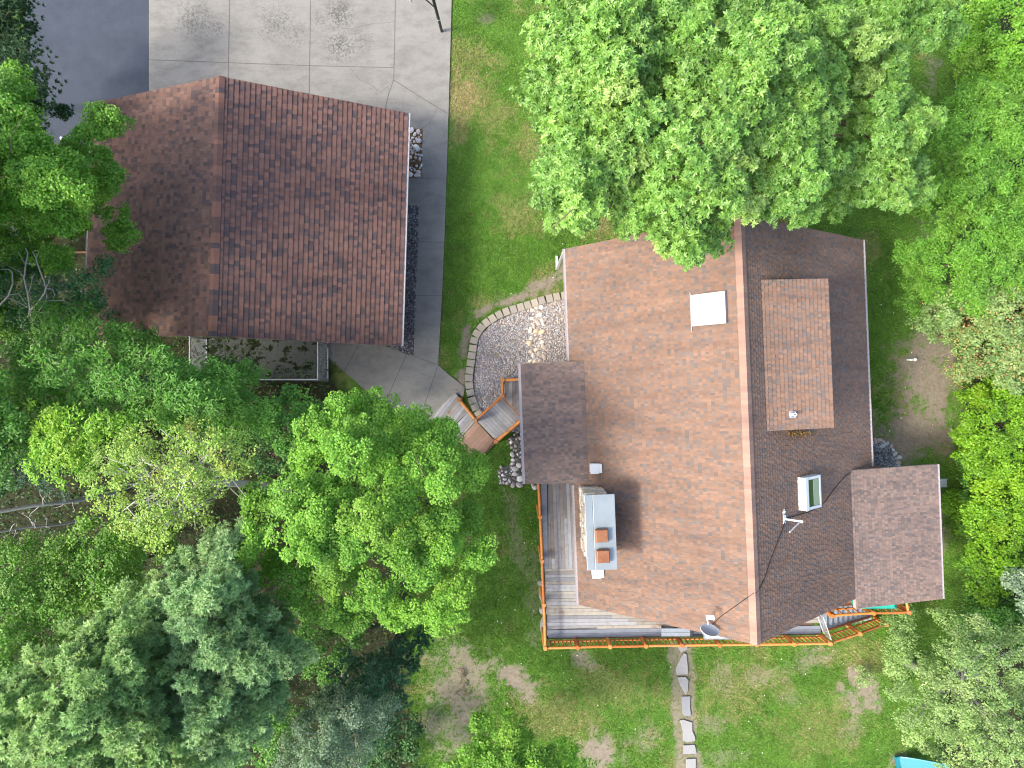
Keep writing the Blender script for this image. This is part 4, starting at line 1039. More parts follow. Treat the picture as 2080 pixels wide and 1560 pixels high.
for a, b in zip(dense[:-1], dense[1:]):
    acc_ += (b - a).length
    if acc_ >= .325:
        acc_ = 0; d = (b - a).normalized(); o = bpy.data.objects.new('edging_block', random.choice(blk)); COL.objects.link(o)
        o.location = (b.x, b.y, random.uniform(-.01, .012)); o.rotation_euler = (0, 0, math.atan2(d.y, d.x) + math.pi + random.uniform(-.03, .03)); o.scale = (1, 1.05, 1)
        bv = o.modifiers.new('bevel', 'BEVEL'); bv.width = .012; bv.segments = 2
        props(o, 'tan concrete edging block in the curved border round the gravel bed', 'edging block', 'edging blocks round the gravel bed')
# stepping stones
FS = [([(1376, 1312), (1396, 1311), (1396, 1318), (1383, 1325), (1379, 1318)], 'small pale flagstone half under the deck railing'),
      ([(1389, 1326), (1394, 1328), (1396.5, 1350), (1397.5, 1366), (1396, 1369), (1375, 1370), (1372.5, 1360), (1374, 1354), (1383, 1336)], 'tall wedge shaped flagstone, narrow end towards the deck'),
      ([(1376, 1375), (1392, 1374), (1398, 1381), (1397, 1403), (1392.5, 1410), (1382, 1393)], 'flagstone tapering to a point away from the deck'),
      ([(1384, 1414), (1402, 1413.5), (1401, 1434), (1403.5, 1453), (1391, 1454), (1386, 1449), (1386, 1434)], 'upright oblong flagstone with wavy sides'),
      ([(1381, 1462), (1388, 1461), (1406, 1467), (1406, 1484), (1412, 1497), (1412, 1504), (1396, 1507), (1387, 1504), (1387, 1485)], 'largest flagstone, slanting like a boot'),
      ([(1388, 1513), (1411, 1512), (1415, 1530), (1388, 1531)], 'short square flagstone near the lawn bottom edge'),
      ([(1394, 1541), (1413, 1540), (1414, 1575), (1393, 1575)], 'flagstone cut by the bottom of the picture')]
for poly, lab in FS:
    q = W(*poly[0], 0); mb = MB(); mb.col = random.choice([(.20, .205, .21), (.18, .19, .20), (.22, .222, .222)])
    mb.prism([(W(x, y).x - q.x, W(x, y).y - q.y) for x, y in poly], -.05, .045); o = mb.build('stepping_stone', 'flagstone', None, .012); o.location = (q.x, q.y, 0); props(o, lab, 'stepping stone', 'stepping stones from the deck')
# rough blocks at the foot of the deck
for (px, py, a_, b_, lab) in [(1094, 1185, .28, .2, 'small pale rock poking out beneath the deck rail, topmost of four'), (1097, 1207, .26, .5, 'long grey stone block beneath the deck rail'),
                              (1095, 1241, .24, .24, 'roundish grey boulder beneath the deck rail'), (1098, 1272, .24, .62, 'long whitish stone block nearest the deck corner')]:
    o = bpy.data.objects.new('rock', stone_mesh(random.choice([(.20, .205, .20), (.25, .255, .25)]), int(px + py))); COL.objects.link(o); q = W(px, py, .2); o.location = (q.x + .24, q.y, .12); o.scale = (a_, b_, .4); props(o, lab, 'rock')
# white pipe, slide, post, fallen branch
q = W(1850, 731, 0); mb = MB(); mb.tube([(0, 0, -.05), (0, 0, .30)], .055, 12); mb.tube([(0, 0, .30), (0, 0, .36)], .07, 12); mb.tube([(0, 0, .12), (-.24, 0, .12)], .045, 10); o = mb.build('drain_pipe', 'white_plastic'); o.location = q
props(o, 'short white drain pipe standing in the bare soil beside the lawn', 'pipe')
sl = thing('slide', 'turquoise plastic playground slide under the pale green tree', 'slide', W(1830, 1548, 0))
s0 = W(1823, 1546, .28); s1 = W(1930, 1560, 1.5); mb = MB(); wd = .30
cross = [(-wd - .05, .16), (-wd, .17), (-wd + .04, .02), (wd - .04, .02), (wd, .17), (wd + .05, .16), (wd + .05, .12), (wd, -.03), (-wd, -.03), (-wd - .05, .12)]
path = []
for k in range(9):
    u = k / 8; path.append(Vector((s0.x + (s1.x - s0.x) * u, s0.y - .18 + (s1.y - s0.y) * u, .12 + 1.5 * max(0, u - .12) ** 1.15)))
vs = []; fs = []; m = len(cross); dd = (s1 - s0); sd = Vector((-dd.y, dd.x, 0)).normalized()
for p in path:
    for cxx, czz in cross: vs.append(p + sd * cxx + Vector((0, 0, czz)))
for i in range(8):
    for k in range(m): fs.append((i * m + k, i * m + (k + 1) % m, (i + 1) * m + (k + 1) % m, (i + 1) * m + k))
fs += [tuple(range(m)), tuple(range(8 * m + m - 1, 8 * m - 1, -1))]
mb.add(vs, fs); mb.build('chute', 'teal_plastic', sl, .01)
mb = MB(); e = path[-1]
for s_ in (-1, 1): mb.tube([e + sd * .3 * s_ + Vector((0, 0, .6)), (e.x + sd.x * .3 * s_, e.y + sd.y * .3 * s_, 0)], .04, 8)
mb.build('ladder', 'teal_plastic', sl)
q = W(168, 304, 0); pt_ = thing('post', 'black iron post with pale blue cap beside the asphalt', 'post', q); top = W(146.5, 272, 1.7)
mb = MB(); mb.tube([(q.x, q.y, 0), (q.x, q.y, 1.15)], .07, 10); mb.beam((q.x - .35, q.y, .55), (q.x + .25, q.y, .55), .08, .1); mb.beam((q.x - .3, q.y - .25, .3), (q.x + .2, q.y + .05, .35), .06, .08); mb.build('shaft', 'black_metal', pt_)
mb = MB(); mb.tube([(q.x, q.y, 1.15), (q.x, q.y, 1.5), (q.x, q.y, 1.56)], [.085, .085, .05], 12); mb.build('cap', 'grey_metal', pt_)
q = W(150, 512, 0); rf = thing('rail_fence', 'dark wooden rail fence in the shade left of the garage', 'fence', W(120, 520, 0))
a, b = W(100, 513, .9), W(200, 512, .9); mb = MB(); mb.col = (.15, .07, .03); mb.tube([a, b], .05, 8); mb.build('rail', 'log', rf)
for p in (a, b): mb = MB(); mb.col = (.3, .12, .05); mb.tube([(p.x, p.y, 0), (p.x, p.y, 1.05)], .08, 8); mb.build('post', 'log', rf)
q = W(940, 1392, 0); mb = MB(); r = random.Random(3)
for k in range(16):
    a = Vector((r.uniform(-.25, .25), r.uniform(-.5, .5), .03)); th = r.uniform(0, 3.14); L = r.uniform(.15, .5); mb.tube([a, a + Vector((math.cos(th) * L * .6, math.sin(th) * L, .05)), a + Vector((math.cos(th + .4) * L, math.sin(th + .4) * L * 1.2, .02))], [.018, .014, .006], 5)
o = mb.build('fallen_branch', 'bark', None); o.location = (q.x, q.y, 0); props(o, 'tangle of broken grey branches on the bare soil', 'branch')

# ------------------------------------------------------------------ grass
PAVED = [DRIVEP, WALK, BED, [(45, -60), (302, -60), (302, 300), (200, 330), (100, 330), (80, 220), (55, 110)], RB1, DG, [(388, 620), (667, 640), (667, 775), (388, 771)], RR] + [f for f, _ in FS]
def make_grass(n):
    px = rng.uniform(830, 2000, n); py = rng.uniform(-20, 1580, n)
    k = np.ones(n, bool)
    for pl in PAVED: k &= ~in_poly(px, py, pl)
    for pl in ([(1180, 560), (1690, 520), (1690, 1200), (1180, 1160)],): k &= ~in_poly(px, py, pl)
    px, py = px[k], py[k]; P = Wn(px, py, 0 * px)
    s, d, f = cover_at(P[:, 0], P[:, 1])
    keep = rng.random(len(px)) > np.clip(s * 1.05 + f * .8, 0, .985)
    P = P[keep]; d = d[keep]; n = len(P); P[:, 2] = -.045
    B = 3; P = np.repeat(P, B, 0) + rng.normal(0, .02, (n * B, 3)) * [1, 1, 0]; d = np.repeat(d, B)
    m = len(P); a = rng.uniform(0, 6.28, m); L = rng.uniform(.05, .11, m); w_ = rng.uniform(.010, .018, m); le = rng.uniform(.3, 1.1, m)
    hx = np.cos(a); hy = np.sin(a)
    tip = P + np.stack([hx * L * np.sin(le), hy * L * np.sin(le), L * np.cos(le)], 1); sd_ = np.stack([-hy * w_, hx * w_, 0 * hx], 1)
    V = np.stack([P - sd_, P + sd_, tip], 1).reshape(-1, 3)
    g = fbm(P[:, 0], P[:, 1], .7, 4, 4)[:, None]
    g2 = fbm(P[:, 0], P[:, 1], 2.6, 1, 3)[:, None]; t_ = (np.array([.08, .212, .022]) * (1 - g) + np.array([.155, .275, .042]) * g) * (.6 + .8 * g2)
    isd = (rng.random(m) < d * .9)[:, None]
    t_ = np.where(isd, np.array([.33, .28, .13]), t_) * rng.uniform(.7, 1.3, (m, 1))
    props(npmesh('grass', 'blade', V, 3, [(0, 1, 2)], t_), 'short green grass growing on the lawn', None, None, 'stuff')
make_grass(330000)
n = 260; px = rng.uniform(1000, 1900, n); py = rng.uniform(400, 1560, n); P = Wn(px, py, 0 * px + .03)
s, d, f = cover_at(P[:, 0], P[:, 1]); k = (f < .2)
for pl in PAVED: k &= ~in_poly(px, py, pl)
P = P[k]; n = len(P)
props(leaves('clover_flowers', 'leaf', P, unit(n) * .4 + [0, 0, 1], unit(n), rng.uniform(.04, .09, n), rng.uniform(.03, .06, n), np.ones((n, 3)) * [.75, .76, .66], None), 'tiny pale clover flowers dotted over the lawn', None, None, 'stuff')

n = 500; px = rng.uniform(860, 1920, n); py = rng.uniform(20, 1560, n); P = Wn(px, py, 0 * px + .035); k = np.ones(n, bool)
for pl in PAVED[:1] + [[(1150, 500), (1770, 450), (1920, 950), (1910, 1310), (1100, 1320), (1050, 740)]]: k &= ~in_poly(px, py, pl)
P = P[k]; n = len(P); t_ = np.array([(.22, .12, .04), (.30, .22, .06), (.14, .09, .045), (.26, .25, .08)])[rng.integers(0, 4, n)]
props(leaves('fallen_leaves', 'leaf', P, unit(n) * .4 + [0, 0, 1], unit(n), rng.uniform(.05, .11, n), rng.uniform(.035, .07, n), t_, None), 'dry fallen leaves scattered on lawn and soil', None, None, 'stuff')
# ------------------------------------------------------------------ trees
def lobes_in(poly, spacing, inset, seed, zlo, ztop, dome):
    r = np.random.default_rng(seed); pl = np.array(poly, float); lo, hi = pl.min(0), pl.max(0)
    px = r.uniform(lo[0], hi[0], 9000); py = r.uniform(lo[1], hi[1], 9000); k = in_poly(px, py, pl); px, py = px[k], py[k]
    d = edge_dist(px, py, pl); k = d > inset * .55; px, py, d = px[k], py[k], d[k]
    keep = []
    for i in range(len(px)):
        if len(keep) > 260: break
        if all((px[i] - px[j]) ** 2 + (py[i] - py[j]) ** 2 > spacing ** 2 for j in keep): keep.append(i)
    px, py, d = px[keep], py[keep], d[keep]
    u = np.clip(d / dome, 0, 1); z = zlo + (ztop - zlo) * np.sqrt(1 - (1 - u) ** 2)
    z = z + r.uniform(-.14, .14, len(z)) * (ztop - zlo) + (vnoise(px / 90, py / 90, LAT[seed % 6]) - .5) * (ztop - zlo) * .5
    return px, py, z, u

def trunk_mesh(parent, base, apex, r0, limbs, mat, seed, name='trunk'):
    r = random.Random(seed); mb = MB(); base = Vector(base); apex = Vector(apex); n = 7; pts = []
    for i in range(n + 1):
        t_ = i / n; p = base.lerp(apex, t_); p += Vector((r.uniform(-.12, .12), r.uniform(-.12, .12), 0)) * (1 if 0 < i < n else 0); pts.append(p)
    mb.tube(pts, [r0 * (1 - .82 * i / n) * (1.35 if i == 0 else 1) for i in range(n + 1)], 9)
    for tip in limbs:
        tip = Vector(tip); hfrac = min(.93, max(.3, (tip.z - base.z) / max(.1, apex.z - base.z) * r.uniform(.55, .8)))
        j = hfrac * n; i = int(j); st_ = pts[i].lerp(pts[min(i + 1, n)], j - i); L = (tip - st_).length
        mid = st_.lerp(tip, .5) + Vector((r.uniform(-.1, .1), r.uniform(-.1, .1), r.uniform(0, .12))) * L; rl = r0 * (1 - .82 * hfrac) * .55
        q1 = st_.lerp(mid, .55) + Vector((r.uniform(-.04, .04), r.uniform(-.04, .04), 0)) * L
        mb.tube([st_, q1, mid, mid.lerp(tip, .55) + Vector((r.uniform(-.05, .05), r.uniform(-.05, .05), .02)) * L, tip], [rl, rl * .8, rl * .55, rl * .35, rl * .14], 6, False)
        for _ in range(3):
            s2 = mid.lerp(tip, r.uniform(0, .8)); e2 = s2 + Vector((r.uniform(-.5, .5), r.uniform(-.5, .5), r.uniform(0, .35))) * L * .5
            mb.tube([s2, s2.lerp(e2, .5) + Vector((0, 0, .05 * L)), e2], [rl * .35, rl * .22, rl * .08], 5, False)
    return mb.build(name, mat, parent)

def pick(pal, n, r, w=None):
    p = np.array([c for c, _ in pal]); w = np.array([x for _, x in pal], float); return p[r.choice(len(p), n, p=w / w.sum())]

def broadleaf(name, label, cat, poly, zlo, ztop, base, pal, seed, spacing=42, lobe=.75, ns=12, sub=.30, nleaf=42, leaf=(.09, .14), asp=.75, dome=150, flat=.8, mat='leaf', bark='bark', r0=.2, rosette=0,
              radial=0., upn=.55, fill=.35, nlimb=14, group=None, extra=None, elong=0., density=1.0, shell=.45):
    r = np.random.default_rng(seed); zs = (zlo + ztop) / 2; inset = lobe * F / (H - zs)
    px, py, z, u = lobes_in(poly, spacing, inset, seed, zlo, ztop, dome)
    if extra:
        for e in extra: px = np.append(px, e[0]); py = np.append(py, e[1]); z = np.append(z, e[2]); u = np.append(u, .1)
    C = Wn(px, py, z)
    # lower storey so the crown has depth
    m = int(len(px) * fill)
    if m:
        k = r.choice(len(px), m, replace=False); C2 = C[k].copy(); cen = C.mean(0); C2[:, :2] = cen[:2] + (C2[:, :2] - cen[:2]) * .85; C2[:, 2] = zlo - r.uniform(0, 1, m) * max(.4, (ztop - zlo) * .6); C2[:, 2] = np.maximum(C2[:, 2], .5)
        C = np.concatenate([C, C2])
    n = len(C); cen = C.mean(0); cen[2] = zlo - .3 * (ztop - zlo)
    out = nrm(C - cen); lr = lobe * r.uniform(.65, 1.25, n)
    # sub clumps
    ci = np.repeat(np.arange(n), ns); d = unit(len(ci)) + .45 * out[ci] + [0, 0, .35]; d = nrm(d)
    S = C[ci] + d * (lr[ci] * r.uniform(.35, 1.05, len(ci)))[:, None] * [1, 1, flat]
    if elong: S += nrm(out[ci] * [1, 1, 0]) * (lr[ci] * elong * r.uniform(-.6, 1, len(ci)))[:, None]
    sr = sub * r.uniform(.65, 1.25, len(ci))
    nl = max(4, int(nleaf * density))
    if rosette: nl = max(2, nl // rosette)
    li = np.repeat(np.arange(len(ci)), nl); e = nrm(unit(len(li)) + .4 * d[li] + [0, 0, .3])
    P = S[li] + e * (sr[li] * r.uniform(shell, 1.08, len(li)))[:, None] * [1, 1, flat]
    lobe_tint = r.uniform(.86, 1.14, n)[ci][li]; pick_l = pick(pal, n, r)[ci][li]
    N = nrm(e * .45 + np.array([0, 0, upn]) + unit(len(li)) * .5)
    if rosette:
        P = np.repeat(P, rosette, 0); N0 = np.repeat(N, rosette, 0); e = np.repeat(e, rosette, 0); lobe_tint = np.repeat(lobe_tint, rosette); pick_l = np.repeat(pick_l, rosette, 0); q = len(P)
        a = np.tile(np.arange(rosette) * 2 * np.pi / rosette, len(P) // rosette) + r.uniform(-.35, .35, q)
        T = nrm(np.cross(N0, np.array([.3, .5, .8]))); B = np.cross(N0, T); D = T * np.cos(a)[:, None] + B * np.sin(a)[:, None] + N0 * r.uniform(-.35, .35, q)[:, None]
        N = nrm(N0 + unit(q) * .35)
    else:
        q = len(P); D = unit(q) + radial * np.repeat(out, 1, 0)[ci][li] + e * .4
    L = r.uniform(*leaf, q); Wd = L * asp * r.uniform(.8, 1.2, q)
    own = pick(pal, q, r); t_ = (own * .55 + pick_l * .45) * (lobe_tint * r.uniform(.78, 1.25, q))[:, None]
    th = thing(name, label, cat, base, group)
    leaves('crown', mat, P, N, D, L, Wd, t_, th)
    apex = C[:len(px)].mean(0); apex[2] = min(ztop - .3, C[:, 2].max() - .4); k = r.choice(len(px), min(nlimb, len(px)), replace=False)
    trunk_mesh(th, base, apex, r0, [C[i] - [0, 0, .1] for i in k], bark, seed)
    return th, C

def gbase(poly, z, f=1.0, dx=0, dy=0):
    p = np.array(poly, float).mean(0); q = W(p[0] + dx, p[1] + dy, z); return Vector((q.x, q.y, -.05))

def conifer(name, label, poly, zlo, ztop, pal, seed, spacing=30, lobe=.42, ntuft=60, nn=11, nl_=.13, wid=.026, dome=200, bud=True, base=None, r0=.2, flat=.75, fill=.5, bark='bark', budc=(.62, .58, .42)):
    r = np.random.default_rng(seed); inset = lobe * F / (H - (zlo + ztop) / 2)
    px, py, z, u = lobes_in(poly, spacing, inset, seed, zlo, ztop, dome); C = Wn(px, py, z); m = int(len(px) * fill)
    if m:
        k = r.choice(len(px), m, replace=False); C2 = C[k].copy(); C2[:, 2] -= r.uniform(.6, 1.5, m); C2[:, :2] += r.normal(0, .3, (m, 2)); C = np.concatenate([C, C2])
    n = len(C); base = base or gbase(poly, (zlo + ztop) / 2); cen = np.array([base[0], base[1], zlo - 1.0]); out = nrm((C - cen) * [1, 1, .6])
    ci = np.repeat(np.arange(n), ntuft); d = nrm(unit(len(ci)) + .5 * out[ci] + [0, 0, .3]); lr = lobe * r.uniform(.6, 1.3, n)
    T = C[ci] + d * (lr[ci] * r.uniform(.7, 1.05, len(ci)))[:, None] * [1, 1, flat] + out[ci] * (lr[ci] * r.uniform(-1.0, 1.7, len(ci)))[:, None]
    ax = nrm(d * .6 + out[ci] * .7 + [0, 0, .35] + unit(len(ci)) * .3)
    ti = np.repeat(np.arange(len(T)), nn); dv = nrm(unit(len(ti)) * .75 + ax[ti] * .75); L = nl_ * r.uniform(.7, 1.2, len(ti)); P = T[ti]
    sd_ = nrm(np.cross(dv, unit(len(ti)) * .3 + [0, 0, 1.])) * (wid * r.uniform(.7, 1.3, len(ti)))[:, None]
    V = np.stack([P - sd_, P + sd_, P + dv * L[:, None]], 1).reshape(-1, 3)
    lt = (pick(pal, n, r) * r.uniform(.8, 1.2, (n, 1)))[ci][ti]; t_ = (lt * .6 + pick(pal, len(ti), r) * .4) * r.uniform(.75, 1.25, (len(ti), 1))
    th = thing(name, label, 'pine tree' if 'pine' in name else 'spruce tree', base)
    npmesh('crown', 'needle', V, 3, [(0, 1, 2)], t_, th)
    if bud:
        k = r.random(len(T)) < .28; B = T[k] + ax[k] * nl_ * .55; q = len(B)
        leaves('buds', 'needle', B, unit(q) * .3 + [0, 0, 1], unit(q), np.full(q, .030), np.full(q, .028), np.tile(np.array(budc), (q, 1)) * r.uniform(.6, 1.2, (q, 1)), th)
    apex = C[:len(px)].mean(0); apex[2] = ztop - .2; k = r.choice(n, min(26, n), replace=False); trunk_mesh(th, base, apex, r0, [C[i] for i in k], bark, seed)
    return th

LIME = [((.165, .355, .035), 5), ((.13, .30, .032), 4), ((.24, .41, .05), 2.8), ((.095, .235, .03), 1.4)]
OAK = [((.148, .30, .048), 5), ((.115, .25, .044), 4), ((.19, .345, .062), 2.5), ((.33, .45, .12), 1.1), ((.085, .195, .034), 2)]
OAKD = [((.13, .27, .045), 5), ((.10, .225, .042), 4), ((.17, .315, .055), 3), ((.26, .38, .10), .7)]
MID = [((.09, .235, .034), 5), ((.07, .19, .03), 4), ((.13, .29, .04), 2), ((.18, .32, .04), .7)]
FERN = [((.13, .30, .032), 5), ((.10, .245, .032), 4), ((.17, .335, .045), 2)]
VIVID = [((.16, .33, .016), 5), ((.12, .27, .015), 4), ((.23, .38, .02), 2), ((.09, .21, .015), 2)]
DARK = [((.05, .14, .036), 5), ((.04, .11, .036), 4), ((.07, .18, .042), 2)]
PALEA = [((.23, .35, .11), 5), ((.18, .29, .095), 4), ((.31, .41, .16), 2), ((.12, .21, .065), 2)]
GREYG = [((.17, .26, .15), 5), ((.13, .215, .125), 4), ((.26, .34, .23), 2.4), ((.09, .155, .085), 2)]
ASPEN = [((.25, .39, .07), 5), ((.20, .33, .065), 4), ((.31, .43, .085), 2), ((.30, .29, .07), .8)]

P_MAPLE = [(640, 850), (690, 800), (715, 775), (760, 795), (800, 790), (830, 830), (890, 830), (930, 890), (1000, 905), (1012, 950), (1015, 985), (985, 1010), (1003, 1070), (990, 1110), (985, 1160), (950, 1170), (955, 1240), (930, 1270), (860, 1285), (800, 1270), (740, 1312), (690, 1275), (620, 1240), (560, 1180), (510, 1190), (470, 1130), (455, 1090), (475, 1060), (520, 1010), (500, 980), (560, 950), (600, 900)]
broadleaf('maple_tree', 'large bright green maple with domed billowing crown beside the entry steps', 'tree', P_MAPLE, 8.6, 12.8, Vector((-4.7, -4.0, -.05)), LIME, 1, spacing=52, lobe=.66, ns=30, sub=.22, nleaf=80, leaf=(.048, .08), shell=.72, asp=.9, dome=210, r0=.26, fill=.3)
P_OAK = [(1110, -60), (1095, 20), (1070, 75), (1085, 120), (1055, 190), (1100, 250), (1115, 300), (1095, 345), (1075, 415), (1120, 430), (1150, 480), (1200, 440), (1270, 425), (1330, 470), (1345, 520), (1385, 545), (1440, 540), (1470, 480), (1500, 440), (1570, 430), (1630, 470), (1690, 400), (1690, 300), (1720, 250), (1690, 150), (1720, 60), (1640, -60)]
broadleaf('oak_tree', 'broad oak with pale glossy leaves overhanging the house ridge end', 'tree', P_OAK, 10.4, 14.2, Vector((5.1, 8.6, -.05)), OAK, 2, spacing=38, lobe=.52, ns=17, sub=.25, nleaf=98, leaf=(.085, .14), asp=.46, dome=170, r0=.34, rosette=7, mat='leaf_glossy', fill=.25, upn=.75, nlimb=20)
P_OAK2 = [(1660, -60), (1960, -60), (1965, 70), (1900, 110), (1850, 130), (1850, 190), (1905, 225), (1875, 300), (1885, 400), (1830, 440), (1780, 445), (1730, 400), (1690, 340), (1700, 250), (1690, 150)]
broadleaf('oak_tree', 'bluish shaded oak behind the broad pale oak', 'tree', P_OAK2, 8.6, 12.0, Vector((10.6, 8.2, -.05)), OAKD, 3, spacing=38, lobe=.52, ns=17, sub=.25, nleaf=91, leaf=(.085, .14), asp=.46, dome=150, r0=.26, rosette=7, mat='leaf_glossy', fill=.25, upn=.7)
RS = [('lime green small tree in the top corner beyond the oak', [(1960, -40), (2130, -40), (2130, 170), (2010, 180), (1925, 150), (1935, 60)], 3.5, 5.5, LIME),
      ('medium green bushy tree below the corner tree, right of the shaded oak', [(1905, 230), (1960, 150), (2130, 150), (2130, 440), (1960, 460), (1890, 420), (1890, 330)], 3.6, 6.2, FERN),
      ('light green tree level with the top of the house roof', [(1825, 500), (1850, 465), (1910, 430), (2000, 400), (2130, 400), (2130, 620), (1960, 640), (1890, 630), (1880, 560), (1840, 545)], 3.4, 6.0, FERN),
      ('pale green tree with pinkish tips beside the bare soil', [(1850, 640), (1900, 600), (1960, 560), (2130, 560), (2130, 790), (1990, 800), (1930, 740), (1905, 680)], 3.0, 5.2, PALEA),
      ('vivid green shrub mass in line with the dormer foot', [(1925, 800), (2000, 740), (2130, 740), (2130, 1000), (1990, 990), (1920, 960), (1915, 860)], 2.2, 3.8, VIVID),
      ('vivid yellow green shrub level with the side roof', [(1920, 1010), (1990, 960), (2130, 960), (2130, 1220), (2010, 1195), (1950, 1235), (1925, 1120)], 1.4, 2.8, VIVID),
      ('grey green young tree at the edge of the yellow green shrub', [(2030, 1190), (2080, 1130), (2130, 1130), (2130, 1280), (2060, 1260)], 3.0, 5.0, GREYG),
      ('darker green shrub between the side roof corner and the pale aspen', [(1960, 1240), (2030, 1230), (2130, 1240), (2130, 1330), (1990, 1320), (1930, 1280)], 1.6, 3.0, MID)]
for i, (lab, poly, a, b, pal) in enumerate(RS):
    fern = pal is FERN
    if 2 <= i <= 5: poly = [(x + (34 if x < 2060 else 0), y) for x, y in poly]
    th, C = broadleaf('shrub' if b < 4 else 'young_tree', lab, 'shrub' if b < 4 else 'tree', poly, a, b, gbase(poly, a, dx=40 if poly[2][0] > 2100 or poly[1][0] > 2100 else 0), pal, 20 + i, spacing=34, lobe=.62, ns=17, sub=.24, nleaf=44 if not fern else 56, leaf=(.08, .125) if not fern else (.09, .14), asp=.75 if not fern else .42, dome=80, r0=.09, fill=.35, nlimb=10, radial=.4, flat=.8)
    if 'pinkish' in lab:
        k = rng.choice(len(C), 90); q = 2600; ii = rng.choice(k, q); T = C[ii] + nrm(unit(q) + [0, 0, .9]) * rng.uniform(.5, .8, (q, 1)) * [1, 1, .8]
        leaves('flower_tips', 'leaf', T, unit(q) * .6 + [0, 0, .6], unit(q), rng.uniform(.06, .11, q), rng.uniform(.03, .05, q), np.array([(.48, .27, .13), (.42, .34, .12)])[rng.integers(0, 2, q)], th)
P_BR = [(1905, 1290), (1960, 1235), (2050, 1260), (2130, 1250), (2130, 1620), (1960, 1620), (1900, 1545), (1850, 1510), (1815, 1450), (1855, 1390), (1835, 1335), (1880, 1330)]
th, C_br = broadleaf('aspen_tree', 'pale grey green aspen with bare white twigs above the slide', 'tree', P_BR, 2.8, 6.4, Vector((17.9, -12.6, -.05)), PALEA, 41, spacing=30, lobe=.5, ns=14, sub=.22, nleaf=36, leaf=(.06, .10), asp=.7, dome=150, r0=.16, bark='bark_pale', fill=.3, nlimb=26, flat=.8)
# left woods
P_L1 = [(-60, 150), (10, 155), (35, 115), (55, 170), (85, 205), (95, 260), (110, 300), (150, 310), (180, 345), (190, 390), (175, 430), (165, 480), (100, 485), (60, 440), (-60, 460)]
broadleaf('maple_tree', 'bright maple reaching two leafy limbs over the garage roof edge', 'tree', P_L1, 8.0, 11.6, Vector((-19.5, 8.2, -.05)), LIME, 51, spacing=36, lobe=.52, ns=16, sub=.24, nleaf=70, leaf=(.06, .095), asp=.9, dome=130, r0=.22, fill=.3,
          extra=[(x, y, zz) for x, y, zz in zip(*[list(q) for q in (rng.uniform(-660, -75, 330), rng.uniform(170, 690, 330), rng.uniform(10.5, 13.5, 330))])] + [(205, 245, 9.6), (190, 265, 9.6), (215, 255, 9.6), (165, 290, 9.4), (145, 315, 9.2), (225, 365, 8.6), (195, 372, 8.6), (160, 335, 9.2)])  # random clumps: unseen crown left of the view, added to shade the garage slope
conifer('pine_tree', 'dark bluish pine in the top corner beside the asphalt', [(-60, -40), (20, -40), (32, 40), (45, 120), (70, 160), (90, 230), (-60, 230)], 3.0, 6.4, [((.035, .085, .04), 3), ((.05, .11, .05), 2)], 52, spacing=24, dome=90, bud=False, fill=1.0, base=Vector((-22.2, 12.0, -.05)), r0=.12)
P_L2 = [(60, 505), (130, 530), (190, 510), (262, 552), (215, 590), (190, 650), (60, 690), (-60, 690), (-60, 470)]
broadleaf('aspen_tree', 'dark blue green aspen by the garage corner', 'tree', P_L2, 5.0, 8.2, Vector((-19.3, 4.3, -.05)), [((.06, .17, .06), 5), ((.05, .14, .055), 4), ((.09, .22, .06), 2)], 53, spacing=36, lobe=.6, ns=11, sub=.28, nleaf=26, leaf=(.07, .11), asp=.9, dome=110, r0=.14, bark='bark_pale', fill=.3)
P_L3 = [(10, 700), (100, 655), (150, 640), (200, 655), (250, 670), (330, 715), (390, 755), (480, 735), (500, 750), (470, 785), (530, 795), (535, 850), (470, 880), (300, 870), (180, 860), (100, 830), (40, 800)]
broadleaf('ash_tree', 'feathery mid green ash with drooping sprays against the kennel', 'tree', P_L3, 6.6, 10.4, Vector((-14.2, -.3, -.05)), [((.10, .265, .034), 5), ((.08, .22, .032), 4), ((.14, .31, .04), 2)], 54, spacing=36, lobe=.6, ns=14, sub=.30, nleaf=44, leaf=(.11, .17), asp=.36, dome=130, r0=.22, radial=1.3, flat=.5, elong=.8, fill=.4, upn=.8, extra=None)
broadleaf('ash_tree', 'mostly unseen ash added to shade the kennel, cut off by the picture edge beside the yellow green ash', 'tree', [(-360, 740), (-60, 730), (25, 770), (35, 850), (15, 950), (-60, 980), (-360, 990)], 8.6, 11.2, Vector((-18.6, -1.6, -.05)), MID, 83, spacing=30, lobe=.6, ns=12, sub=.3, nleaf=30, leaf=(.11, .17), asp=.4, dome=110, r0=.2, fill=.5, flat=.6)  # added tree, mostly out of view, placed to cast shade on the kennel
P_L3b = [(60, 880), (100, 830), (160, 840), (260, 835), (290, 870), (230, 900), (180, 965), (100, 960), (70, 920)]
broadleaf('ash_tree', 'yellow green ash at the left of the feathery darker ash', 'tree', P_L3b, 9.0, 11.8, Vector((-16.2, -2.2, -.05)), [((.18, .37, .026), 5), ((.14, .31, .026), 4), ((.27, .43, .03), 2)], 55, spacing=34, lobe=.55, ns=14, sub=.28, nleaf=42, leaf=(.10, .15), asp=.4, dome=90, r0=.16, radial=1.2, flat=.55, elong=.7, fill=.4, upn=.75)
P_L4 = [(540, 820), (575, 790), (610, 772), (640, 800), (690, 800), (680, 850), (645, 915), (570, 930), (530, 900)]
broadleaf('young_maple', 'round young maple between the kennel and the large maple', 'tree', P_L4, 4.6, 7.2, Vector((-8.4, -1.6, -.05)), [((.09, .25, .036), 5), ((.07, .205, .034), 4), ((.13, .30, .04), 2)], 56, spacing=34, lobe=.5, ns=14, sub=.25, nleaf=34, leaf=(.08, .12), asp=.9, dome=80, r0=.1, fill=.4)
